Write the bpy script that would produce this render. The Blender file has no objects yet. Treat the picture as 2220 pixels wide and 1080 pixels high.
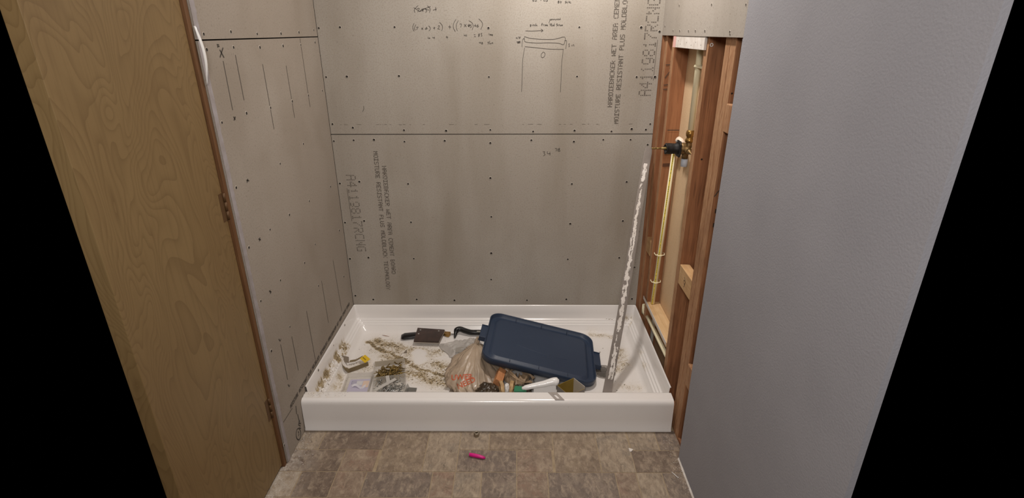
import bpy, bmesh, math, random
from mathutils import Vector, Matrix, noise
from mathutils.bvhtree import BVHTree
random.seed(7)
C = bpy.context.scene.collection
PI = math.pi
V = Vector

# ---------------------------------------------------------------- camera
cd = bpy.data.cameras.new('camera'); cam = bpy.data.objects.new('camera', cd); C.objects.link(cam)
bpy.context.scene.camera = cam
cd.sensor_fit = 'HORIZONTAL'; cd.sensor_width = 36.0; cd.lens = 36.0 * 1141.82 / 2220.0
cd.clip_start = 0.02; cd.clip_end = 50
_F = V((-0.00896223, 0.92391223, -0.3824995)); _R = V((0.99995971, 0.00847586, -0.00295665)); _U = V((-0.00051032, 0.38251058, 0.92395097))
cam.matrix_world = Matrix(((_R.x, _U.x, -_F.x, 0.8828), (_R.y, _U.y, -_F.y, -2.5102), (_R.z, _U.z, -_F.z, 1.5396), (0, 0, 0, 1)))

# ---------------------------------------------------------------- world, lamps, exposure
w = bpy.data.worlds.new('world'); bpy.context.scene.world = w; w.use_nodes = True
w.node_tree.nodes['Background'].inputs[0].default_value = (0, 0, 0, 1)
w.node_tree.nodes['Background'].inputs[1].default_value = 0.0
vs = bpy.context.scene.view_settings
vs.view_transform = 'Standard'; vs.look = 'None'; vs.gamma = 1.0; vs.use_curve_mapping = False
vs.exposure = 1.0
def lamp(name, kind, loc, energy, color, rot=(0, 0, 0), **k):
    l = bpy.data.lights.new(name, kind); l.energy = energy; l.color = color
    for a, b in k.items(): setattr(l, a, b)
    o = bpy.data.objects.new(name, l); C.objects.link(o); o.location = loc; o.rotation_euler = rot
    return o
lamp('shower_ceiling_lamp', 'AREA', (1.08, -0.47, 2.40), 9.7, (1.0, 0.935, 0.875), shape='DISK', size=0.11)
lamp('fill_lamp', 'AREA', (0.72, -2.95, 2.00), 13.0, (1.0, 0.945, 0.90), (math.radians(62), 0, 0), shape='DISK', size=0.45)  # unseen fill light added behind the camera to brighten the alcove

# ---------------------------------------------------------------- materials
def nodes(m):
    m.use_nodes = True
    nt = m.node_tree
    return nt, nt.nodes['Principled BSDF']
def lin(c):
    return tuple(((x/255)/12.92 if x/255 <= .04045 else ((x/255+.055)/1.055)**2.4) for x in c) + (1,)
MC = {}
def mat(name, col, rough=.6, col2=None, scale=(8, 8, 8), detail=4, lo=.35, hi=.65, speck=0, speck_scale=400, speck_col=None,
        bump=0, bump_scale=200, metallic=0, trans=0, coat=0, alpha=1, emit=None, coord='Object', distort=0, ior=1.45, sss=0, spec=.5):
    if name in MC: return MC[name]
    m = bpy.data.materials.new(name); MC[name] = m
    nt, p = nodes(m); N = nt.nodes; L = nt.links
    tc = N.new('ShaderNodeTexCoord')
    col = lin(col)
    out = None
    def noise_fac(sc, det, lo, hi, dist=0):
        mp = N.new('ShaderNodeMapping'); mp.inputs['Scale'].default_value = sc
        L.new(tc.outputs[coord], mp.inputs[0])
        n = N.new('ShaderNodeTexNoise'); n.inputs['Scale'].default_value = 1; n.inputs['Detail'].default_value = det
        n.inputs['Distortion'].default_value = dist
        L.new(mp.outputs[0], n.inputs['Vector'])
        r = N.new('ShaderNodeMapRange'); r.inputs[1].default_value = lo; r.inputs[2].default_value = hi; r.clamp = True
        L.new(n.outputs[0], r.inputs[0]); return r.outputs[0]
    def mix(a, b, f):
        x = N.new('ShaderNodeMix'); x.data_type = 'RGBA'
        for s, v in ((x.inputs[6], a), (x.inputs[7], b)):
            if isinstance(v, tuple): s.default_value = v
            else: L.new(v, s)
        if isinstance(f, float): x.inputs[0].default_value = f
        else: L.new(f, x.inputs[0])
        return x.outputs[2]
    cur = col
    if col2 is not None:
        cur = mix(cur, lin(col2), noise_fac(scale, detail, lo, hi, distort))
    if speck:
        f = noise_fac((speck_scale,)*3, 2, .5, .75)
        mu = N.new('ShaderNodeMath'); mu.operation = 'MULTIPLY'; mu.inputs[1].default_value = speck; L.new(f, mu.inputs[0])
        cur = mix(cur, lin(speck_col or (40, 35, 30)), mu.outputs[0])
    if isinstance(cur, tuple): p.inputs['Base Color'].default_value = cur
    else: L.new(cur, p.inputs['Base Color'])
    p.inputs['Roughness'].default_value = rough; p.inputs['Metallic'].default_value = metallic
    p.inputs['Transmission Weight'].default_value = trans; p.inputs['Coat Weight'].default_value = coat
    p.inputs['Alpha'].default_value = alpha; p.inputs['IOR'].default_value = ior
    p.inputs['Specular IOR Level'].default_value = spec
    if bump:
        mp = N.new('ShaderNodeMapping'); mp.inputs['Scale'].default_value = (bump_scale,)*3 if not isinstance(bump_scale, tuple) else bump_scale
        L.new(tc.outputs[coord], mp.inputs[0])
        n = N.new('ShaderNodeTexNoise'); n.inputs['Scale'].default_value = 1; n.inputs['Detail'].default_value = 3
        L.new(mp.outputs[0], n.inputs['Vector'])
        b = N.new('ShaderNodeBump'); b.inputs['Strength'].default_value = bump; b.inputs['Distance'].default_value = .002
        L.new(n.outputs[0], b.inputs['Height']); L.new(b.outputs[0], p.inputs['Normal'])
    m['_'] = 1
    return m

def board_mat(name, base, dark, light, ax):
    """grey fibre cement: soft vertical bands, fine felt-like mottling, dark flecks"""
    m = bpy.data.materials.new(name); nt, p = nodes(m); N = nt.nodes; L = nt.links
    tc = N.new('ShaderNodeTexCoord')
    def nz(sc, det, lo, hi, dist=0):
        mp = N.new('ShaderNodeMapping'); mp.inputs['Scale'].default_value = sc; L.new(tc.outputs['Object'], mp.inputs[0])
        n = N.new('ShaderNodeTexNoise'); n.inputs['Scale'].default_value = 1; n.inputs['Detail'].default_value = det; n.inputs['Distortion'].default_value = dist
        L.new(mp.outputs[0], n.inputs['Vector'])
        r = N.new('ShaderNodeMapRange'); r.inputs[1].default_value = lo; r.inputs[2].default_value = hi; L.new(n.outputs[0], r.inputs[0]); return r.outputs[0]
    def mix(a, b, f, s=1.0):
        x = N.new('ShaderNodeMix'); x.data_type = 'RGBA'
        for q, v in ((x.inputs[6], a), (x.inputs[7], b)):
            if isinstance(v, tuple): q.default_value = v
            else: L.new(v, q)
        mu = N.new('ShaderNodeMath'); mu.operation = 'MULTIPLY'; mu.inputs[1].default_value = s; L.new(f, mu.inputs[0]); L.new(mu.outputs[0], x.inputs[0])
        return x.outputs[2]
    band = (6, 6, .9) if ax == 'z' else (3, 3, 3)
    c = mix(lin(base), lin(dark), nz(band, 3, .42, .72, .3), .6)
    c = mix(c, lin(light), nz((2.2, 2.2, 1.6), 3, .48, .72), .55)
    c = mix(c, lin(dark), nz((190, 190, 190), 4, .46, .68), .45)
    c = mix(c, lin(light), nz((420, 420, 420), 2, .56, .74), .35)
    c = mix(c, lin((78, 70, 61)), nz((150, 150, 150), 5, .60, .74), .42)
    L.new(c, p.inputs['Base Color']); p.inputs['Roughness'].default_value = .93; p.inputs['Specular IOR Level'].default_value = .25
    b = N.new('ShaderNodeBump'); b.inputs['Strength'].default_value = .25; b.inputs['Distance'].default_value = .001
    L.new(nz((300, 300, 300), 4, 0, 1), b.inputs['Height']); L.new(b.outputs[0], p.inputs['Normal'])
    return m

def wood(name, c1, c2, c3, grain=(70, 70, 3), rough=.75, fine=.5, bump=.25, figure=False):
    m = bpy.data.materials.new(name); nt, p = nodes(m); N = nt.nodes; L = nt.links
    tc = N.new('ShaderNodeTexCoord')
    def nz(sc, det, lo, hi, dist=0):
        mp = N.new('ShaderNodeMapping'); mp.inputs['Scale'].default_value = sc; L.new(tc.outputs['Object'], mp.inputs[0])
        n = N.new('ShaderNodeTexNoise'); n.inputs['Scale'].default_value = 1; n.inputs['Detail'].default_value = det; n.inputs['Distortion'].default_value = dist
        L.new(mp.outputs[0], n.inputs['Vector'])
        r = N.new('ShaderNodeMapRange'); r.inputs[1].default_value = lo; r.inputs[2].default_value = hi; L.new(n.outputs[0], r.inputs[0]); return r.outputs[0]
    def mix(a, b, f):
        x = N.new('ShaderNodeMix'); x.data_type = 'RGBA'
        for q, v in ((x.inputs[6], a), (x.inputs[7], b)):
            if isinstance(v, tuple): q.default_value = v
            else: L.new(v, q)
        L.new(f, x.inputs[0]); return x.outputs[2]
    f = nz(grain, 4, .35, .68, .6)
    if figure:   # cathedral figure: contour lines of a stretched noise field
        mp = N.new('ShaderNodeMapping'); mp.inputs['Scale'].default_value = (grain[0]*.10, grain[1]*.10, grain[2]*.9); L.new(tc.outputs['Object'], mp.inputs[0])
        n = N.new('ShaderNodeTexNoise'); n.inputs['Scale'].default_value = 1; n.inputs['Detail'].default_value = 2.2; n.inputs['Distortion'].default_value = .5
        L.new(mp.outputs[0], n.inputs['Vector'])
        mu = N.new('ShaderNodeMath'); mu.operation = 'MULTIPLY'; mu.inputs[1].default_value = 30; L.new(n.outputs[0], mu.inputs[0])
        fr = N.new('ShaderNodeMath'); fr.operation = 'FRACT'; L.new(mu.outputs[0], fr.inputs[0])
        pw = N.new('ShaderNodeMath'); pw.operation = 'POWER'; pw.inputs[1].default_value = 3; L.new(fr.outputs[0], pw.inputs[0])
        sc = N.new('ShaderNodeMath'); sc.operation = 'MULTIPLY'; sc.inputs[1].default_value = .45; L.new(pw.outputs[0], sc.inputs[0])
        c = mix(lin(c1), lin(c2), nz((grain[0]*.05, grain[1]*.05, grain[2]*.5), 3, .3, .7))
        c = mix(c, lin(c3), sc.outputs[0])
        f2 = nz((grain[0]*3, grain[1]*3, grain[2]*2), 3, .5, .75)
        mu2 = N.new('ShaderNodeMath'); mu2.operation = 'MULTIPLY'; mu2.inputs[1].default_value = .3; L.new(f2, mu2.inputs[0])
        c = mix(c, lin(c3), mu2.outputs[0])
    else:
        c = mix(lin(c1), lin(c2), f)
        f2 = nz(tuple(g*4 for g in grain), 3, .5, .72)
        mu = N.new('ShaderNodeMath'); mu.operation = 'MULTIPLY'; mu.inputs[1].default_value = fine; L.new(f2, mu.inputs[0])
        c = mix(c, lin(c3), mu.outputs[0])
        f3 = nz((9, 9, 5), 3, .52, .75)
        mu = N.new('ShaderNodeMath'); mu.operation = 'MULTIPLY'; mu.inputs[1].default_value = .5; L.new(f3, mu.inputs[0])
        c = mix(c, lin(c3), mu.outputs[0])
    L.new(c, p.inputs['Base Color']); p.inputs['Roughness'].default_value = rough; p.inputs['Specular IOR Level'].default_value = .3
    b = N.new('ShaderNodeBump'); b.inputs['Strength'].default_value = bump; b.inputs['Distance'].default_value = .001
    L.new(f, b.inputs['Height']); L.new(b.outputs[0], p.inputs['Normal'])
    return m

def dusty_acrylic():
    m = bpy.data.materials.new('glossy_white_acrylic_with_dust'); nt, p = nodes(m); N = nt.nodes; L = nt.links
    at = N.new('ShaderNodeAttribute'); at.attribute_name = 'dust'; tc = N.new('ShaderNodeTexCoord')
    def nz(sc, det):
        mp = N.new('ShaderNodeMapping'); mp.inputs['Scale'].default_value = (sc,)*3; L.new(tc.outputs['Object'], mp.inputs[0])
        n = N.new('ShaderNodeTexNoise'); n.inputs['Scale'].default_value = 1; n.inputs['Detail'].default_value = det; L.new(mp.outputs[0], n.inputs['Vector']); return n.outputs[0]
    def thr(dens_gain, off, n, width):
        a = N.new('ShaderNodeMath'); a.operation = 'MULTIPLY_ADD'; a.inputs[1].default_value = dens_gain; a.inputs[2].default_value = off; L.new(at.outputs['Fac'], a.inputs[0])
        s = N.new('ShaderNodeMath'); s.operation = 'ADD'; L.new(a.outputs[0], s.inputs[0]); L.new(n, s.inputs[1])
        r = N.new('ShaderNodeMapRange'); r.inputs[1].default_value = .5; r.inputs[2].default_value = .5+width; L.new(s.outputs[0], r.inputs[0]); return r.outputs[0]
    film = N.new('ShaderNodeMath'); film.operation = 'MULTIPLY'; film.inputs[1].default_value = 1.4; film.use_clamp = True; L.new(at.outputs['Fac'], film.inputs[0])
    def mix(a, b, f):
        x = N.new('ShaderNodeMix'); x.data_type = 'RGBA'
        for q, v in ((x.inputs[6], a), (x.inputs[7], b)):
            if isinstance(v, tuple): q.default_value = v
            else: L.new(v, q)
        L.new(f, x.inputs[0]); return x.outputs[2]
    c = mix(lin((233, 229, 226)), lin((196, 180, 152)), film.outputs[0])
    grain = thr(.62, -.22, nz(330, 3), .05)
    clump = thr(.55, -.40, nz(95, 4), .04)
    c = mix(c, lin((158, 140, 108)), grain)
    c = mix(c, lin((132, 114, 84)), clump)
    L.new(c, p.inputs['Base Color'])
    r = N.new('ShaderNodeMapRange'); r.inputs[1].default_value = 0; r.inputs[2].default_value = .5; r.inputs[3].default_value = .16; r.inputs[4].default_value = .8
    L.new(at.outputs['Fac'], r.inputs[0]); L.new(r.outputs[0], p.inputs['Roughness'])
    p.inputs['Coat Weight'].default_value = .0
    b = N.new('ShaderNodeBump'); b.inputs['Strength'].default_value = .5; b.inputs['Distance'].default_value = .002
    L.new(clump, b.inputs['Height']); L.new(b.outputs[0], p.inputs['Normal'])
    return m

def tile_mat(name, a, b, c3, stretch, dust=True):
    m = bpy.data.materials.new(name); nt, p = nodes(m); N = nt.nodes; L = nt.links
    tc = N.new('ShaderNodeTexCoord'); oi = N.new('ShaderNodeObjectInfo')
    off = N.new('ShaderNodeVectorMath'); off.operation = 'ADD'; L.new(tc.outputs['Object'], off.inputs[0])
    sc_ = N.new('ShaderNodeMath'); sc_.operation = 'MULTIPLY'; sc_.inputs[1].default_value = 17.0; L.new(oi.outputs['Random'], sc_.inputs[0]); L.new(sc_.outputs[0], off.inputs[1])
    def nz(sc, det, lo, hi, dist=0, rot=0, src=None):
        mp = N.new('ShaderNodeMapping'); mp.inputs['Scale'].default_value = sc; mp.inputs['Rotation'].default_value = (0, 0, rot); L.new(src or off.outputs[0], mp.inputs[0])
        n = N.new('ShaderNodeTexNoise'); n.inputs['Scale'].default_value = 1; n.inputs['Detail'].default_value = det; n.inputs['Distortion'].default_value = dist; n.inputs['Roughness'].default_value = .72
        L.new(mp.outputs[0], n.inputs['Vector'])
        r = N.new('ShaderNodeMapRange'); r.inputs[1].default_value = lo; r.inputs[2].default_value = hi; L.new(n.outputs[0], r.inputs[0]); return r.outputs[0]
    def mix(x1, x2, f, s=1.0):
        x = N.new('ShaderNodeMix'); x.data_type = 'RGBA'
        for q, v in ((x.inputs[6], x1), (x.inputs[7], x2)):
            if isinstance(v, tuple): q.default_value = v
            else: L.new(v, q)
        mu = N.new('ShaderNodeMath'); mu.operation = 'MULTIPLY'; mu.inputs[1].default_value = s; L.new(f, mu.inputs[0]); L.new(mu.outputs[0], x.inputs[0]); return x.outputs[2]
    f = nz((14*stretch, 14, 14), 6, .38, .62, 1.2, .6)
    c = mix(lin(a), lin(b), f)
    c = mix(c, lin(c3), nz((9, 9, 9), 4, .50, .68, .8), .75)
    c = mix(c, lin((186, 168, 146)), nz((36*stretch, 24, 24), 10, .48, .64, .5, .7), .52)
    c = mix(c, lin((84, 70, 58)), nz((50*stretch, 34, 34), 10, .51, .68, .5, .7), .55)
    c = mix(c, lin((205, 190, 172)), nz((330, 330, 330), 2, .66, .72), .7)
    c = mix(c, lin((60, 48, 40)), nz((260, 260, 260), 2, .64, .74), .5)
    # plaster dust trodden along the left wall
    sx = N.new('ShaderNodeSeparateXYZ'); L.new(tc.outputs['Object'], sx.inputs[0])
    r = N.new('ShaderNodeMapRange'); r.inputs[1].default_value = .13; r.inputs[2].default_value = -.01; L.new(sx.outputs[0], r.inputs[0])
    ry = N.new('ShaderNodeMapRange'); ry.inputs[1].default_value = -.80; ry.inputs[2].default_value = -.95; L.new(sx.outputs[1], ry.inputs[0])
    mu = N.new('ShaderNodeMath'); mu.operation = 'MULTIPLY'; L.new(r.outputs[0], mu.inputs[0]); L.new(nz((25, 25, 25), 5, .35, .6, .5, 0, tc.outputs['Object']), mu.inputs[1])
    mu2 = N.new('ShaderNodeMath'); mu2.operation = 'MULTIPLY'; L.new(mu.outputs[0], mu2.inputs[0]); L.new(ry.outputs[0], mu2.inputs[1])
    c = mix(c, lin((190, 180, 168)), mu2.outputs[0], .9)
    L.new(c, p.inputs['Base Color']); p.inputs['Roughness'].default_value = .55; p.inputs['Specular IOR Level'].default_value = .35
    bp = N.new('ShaderNodeBump'); bp.inputs['Strength'].default_value = .35; bp.inputs['Distance'].default_value = .0015
    L.new(nz((60, 40, 40), 6, .3, .7, 1.0, .7), bp.inputs['Height']); L.new(bp.outputs[0], p.inputs['Normal'])
    return m

M_board = board_mat('fibre_cement_board', (166, 158, 148), (144, 134, 120), (186, 180, 171), 'z')
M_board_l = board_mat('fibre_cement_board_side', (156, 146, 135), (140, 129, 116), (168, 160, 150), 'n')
M_board_r = board_mat('fibre_cement_board_right', (168, 160, 151), (152, 144, 133), (182, 176, 168), 'z')
M_seam = mat('shadowed_framing', (38, 30, 24), .95)
M_ink = mat('faded_black_ink', (100, 92, 84), .9)
M_pen = mat('marker_pen', (62, 56, 50), .8)
M_pencil = mat('pencil_line', (84, 77, 70), .85)
M_screw = mat('dark_screw_head', (46, 42, 38), .5, metallic=.5)
M_chip = mat('chipped_cement_rim', (182, 173, 162), .95)
M_paint = mat('grey_lilac_paint', (156, 155, 161), .8, (149, 148, 154), (3, 3, 3), bump=.35, bump_scale=210)
M_margin = mat('lilac_painted_margin', (163, 156, 158), .85, (150, 142, 140), (30, 30, 30), bump=.3, bump_scale=300)
M_white = mat('white_ceiling_paint', (225, 222, 215), .9)
M_door = wood('honey_veneer', (136, 113, 77), (123, 99, 65), (98, 76, 47), (45, 45, 2.2), .45, figure=True, bump=.05)
M_trim = wood('dark_oak_trim', (116, 82, 52), (98, 66, 40), (66, 42, 26), (90, 90, 3), .6)
M_stud = wood('aged_fir', (160, 112, 78), (132, 88, 60), (88, 56, 38), (60, 60, 2.2), fine=.7)
M_stud_edge = wood('pale_stud_edge', (188, 148, 112), (156, 110, 76), (112, 74, 50), (170, 170, 9), fine=.9, bump=.6)
M_pine = wood('fresh_pine', (222, 190, 146), (208, 172, 126), (176, 136, 92), (90, 7, 60), fine=.25)
M_pine_v = wood('fresh_pine_block', (206, 170, 126), (190, 150, 106), (150, 112, 74), (60, 5, 60), fine=.3)
M_panel = mat('tan_fibreboard', (226, 196, 158), .9, (214, 182, 144), (6, 6, 3), speck=.25, speck_scale=300, speck_col=(120, 90, 60))
M_dark = mat('dark_void_lining', (36, 30, 26), .95)
M_pan = dusty_acrylic()
M_vinyl_back = mat('tan_grout_line', (166, 147, 120), .75, (150, 132, 107), (40, 40, 40))
M_white_plastic = mat('glossy_white_plastic', (236, 234, 232), .22, coat=.3)
M_steel = mat('brushed_grey_steel', (150, 146, 142), .45, (130, 126, 122), (30, 30, 4), metallic=.55)
M_zinc = mat('zinc', (176, 176, 174), .35, metallic=.9)
M_brassy = mat('yellow_zinc_screw', (146, 124, 78), .45, metallic=.9)
M_brass = mat('aged_brass', (176, 138, 78), .38, (128, 98, 54), (60, 60, 60), metallic=.9)
M_brass2 = mat('dull_cast_brass', (148, 122, 84), .5, (110, 88, 56), (70, 70, 70), metallic=.75, bump=.3)
M_cream = mat('cream_plastic_pipe', (240, 230, 196), .4)
M_yellow = mat('yellow_pipe_stripe', (226, 204, 70), .45)
M_black = mat('black_rubber', (24, 22, 22), .55, bump=.2)
M_blk_gloss = mat('black_gloss_plastic', (18, 17, 18), .3)
M_blue = mat('navy_blue_plastic', (48, 61, 82), .42, (44, 56, 76), (3, 3, 3), bump=.12, bump_scale=700)
M_peel = mat('peeling_white_paint', (226, 220, 214), .8, (208, 200, 192), (40, 40, 40))
M_bluewhite = mat('pale_blue_tape', (196, 204, 216), .5)

# ---------------------------------------------------------------- mesh helpers
def bm_new(): return bmesh.new()
def box(bm, x0, x1, y0, y1, z0, z1, mi=0):
    v = [bm.verts.new((x, y, z)) for x in (x0, x1) for y in (y0, y1) for z in (z0, z1)]
    fs = []
    for q in ((0, 1, 3, 2), (4, 6, 7, 5), (0, 4, 5, 1), (2, 3, 7, 6), (0, 2, 6, 4), (1, 5, 7, 3)):
        f = bm.faces.new([v[i] for i in q]); f.material_index = mi; fs.append(f)
    return fs
def obox(bm, c, sx, sy, sz, rz=0, tilt=None, mi=0):
    """box centred at c with half sizes, rotated"""
    R = Matrix.Rotation(rz, 3, 'Z')
    if tilt is not None: R = R @ tilt
    v = [bm.verts.new(V(c) + R @ V((a*sx, b*sy, d*sz))) for a in (-1, 1) for b in (-1, 1) for d in (-1, 1)]
    for q in ((0, 1, 3, 2), (4, 6, 7, 5), (0, 4, 5, 1), (2, 3, 7, 6), (0, 2, 6, 4), (1, 5, 7, 3)):
        f = bm.faces.new([v[i] for i in q]); f.material_index = mi
def frame_of(d):
    d = d.normalized(); a = V((0, 0, 1)) if abs(d.z) < .9 else V((1, 0, 0))
    u = d.cross(a).normalized(); return u, d.cross(u).normalized()
def tube(bm, pts, r, n=12, cap=True, mi=0):
    pts = [V(p) for p in pts]; rr = r if isinstance(r, (list, tuple)) else [r]*len(pts)
    rings = []; u = None
    for i, p in enumerate(pts):
        d = (pts[min(i+1, len(pts)-1)] - pts[max(i-1, 0)])
        if u is None: u, w_ = frame_of(d)
        else:
            d = d.normalized(); u = (u - d*u.dot(d)).normalized(); w_ = d.cross(u)
        rings.append([bm.verts.new(p + (u*math.cos(2*PI*k/n) + w_*math.sin(2*PI*k/n))*rr[i]) for k in range(n)])
    for a, b in zip(rings, rings[1:]):
        for k in range(n):
            f = bm.faces.new((a[k], a[(k+1) % n], b[(k+1) % n], b[k])); f.material_index = mi; f.smooth = True
    if cap:
        for rg in (rings[0], rings[-1]):
            f = bm.faces.new(rg if rg is rings[-1] else rg[::-1]); f.material_index = mi
def torus(bm, c, nrm, R, r, n=20, m=8, mi=0):
    u, w_ = frame_of(V(nrm)); nrm = V(nrm).normalized(); g = []
    for i in range(n):
        a = 2*PI*i/n; e = u*math.cos(a) + w_*math.sin(a)
        g.append([bm.verts.new(V(c) + e*(R + r*math.cos(2*PI*j/m)) + nrm*r*math.sin(2*PI*j/m)) for j in range(m)])
    for i in range(n):
        for j in range(m):
            f = bm.faces.new((g[i][j], g[(i+1) % n][j], g[(i+1) % n][(j+1) % m], g[i][(j+1) % m])); f.smooth = True; f.material_index = mi
def prism(bm, poly, z0, z1, mi=0):
    a = [bm.verts.new((x, y, z0)) for x, y in poly]; b = [bm.verts.new((x, y, z1)) for x, y in poly]; n = len(poly)
    fs = [bm.faces.new(a[::-1]), bm.faces.new(b)] + [bm.faces.new((a[i], a[(i+1) % n], b[(i+1) % n], b[i])) for i in range(n)]
    for f in fs: f.material_index = mi
    return fs
def lathe(bm, prof, c, axis, n=20, mi=0):
    """profile of (radius, distance along axis)"""
    axis = V(axis).normalized(); u, w_ = frame_of(axis); rings = []
    for r, t in prof:
        rings.append([bm.verts.new(V(c) + axis*t + (u*math.cos(2*PI*k/n) + w_*math.sin(2*PI*k/n))*max(r, 1e-5)) for k in range(n)])
    for a, b in zip(rings, rings[1:]):
        for k in range(n):
            f = bm.faces.new((a[k], a[(k+1) % n], b[(k+1) % n], b[k])); f.smooth = True; f.material_index = mi
def origin_of(o):
    p = V((0, 0, 0)); q = o
    while q is not None: p += q.location; q = q.parent
    return p
def obj(name, bm, mats, parent=None, smooth=False, bevel=0, sub=0, base=False, normals=True):
    if normals: bmesh.ops.recalc_face_normals(bm, faces=bm.faces[:])
    if smooth:
        for f in bm.faces: f.smooth = True
    off = V((0, 0, 0))
    if parent is not None: off = origin_of(parent)
    elif base:
        xs = [v.co for v in bm.verts]
        off = V(((min(p.x for p in xs)+max(p.x for p in xs))/2, (min(p.y for p in xs)+max(p.y for p in xs))/2, min(p.z for p in xs)))
    if off.length > 0: bmesh.ops.translate(bm, verts=bm.verts[:], vec=-off)
    me = bpy.data.meshes.new(name); bm.to_mesh(me); bm.free()
    for m in (mats if isinstance(mats, (list, tuple)) else [mats]): me.materials.append(m)
    o = bpy.data.objects.new(name, me); C.objects.link(o)
    if parent is not None: o.parent = parent
    elif base: o.location = off
    if bevel:
        b = o.modifiers.new('bevel', 'BEVEL'); b.width = bevel; b.segments = 2; b.limit_method = 'ANGLE'; b.angle_limit = math.radians(40)
    if sub:
        s = o.modifiers.new('sub', 'SUBSURF'); s.levels = sub; s.render_levels = sub
    return o
def tag(o, label=None, cat=None, group=None, kind=None):
    if label: o['label'] = label
    if cat: o['category'] = cat
    if group: o['group'] = group
    if kind: o['kind'] = kind
    return o
def thing(name, loc, label, cat, group=None):
    o = bpy.data.objects.new(name, None); C.objects.link(o); o.location = loc; o.empty_display_size = .05
    return tag(o, label, cat, group)
def ribbon(bm, pts3, width, nrm, off=0.0006):
    """thin pen stroke lying on a surface of normal nrm"""
    nrm = V(nrm); pts = [V(p) + nrm*off for p in pts3]
    prev = None
    for i, p in enumerate(pts):
        d = (pts[min(i+1, len(pts)-1)] - pts[max(i-1, 0)])
        if d.length < 1e-7: d = V((0, 0, 1))
        s = d.normalized().cross(nrm) * width/2
        cur = (bm.verts.new(p + s), bm.verts.new(p - s))
        if prev: bm.faces.new((prev[0], prev[1], cur[1], cur[0]))
        prev = cur
def smoothpts(p, n=4):
    """Catmull-Rom through 2-d points"""
    if len(p) < 3: return p
    o = []
    for i in range(len(p)-1):
        p0 = p[max(i-1, 0)]; p1 = p[i]; p2 = p[i+1]; p3 = p[min(i+2, len(p)-1)]
        for k in range(n):
            t = k/n
            o.append(tuple(.5*((2*b) + (-a+c)*t + (2*a-5*b+4*c-d)*t*t + (-a+3*b-3*c+d)*t**3) for a, b, c, d in zip(p0, p1, p2, p3)))
    o.append(tuple(p[-1])); return o

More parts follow.
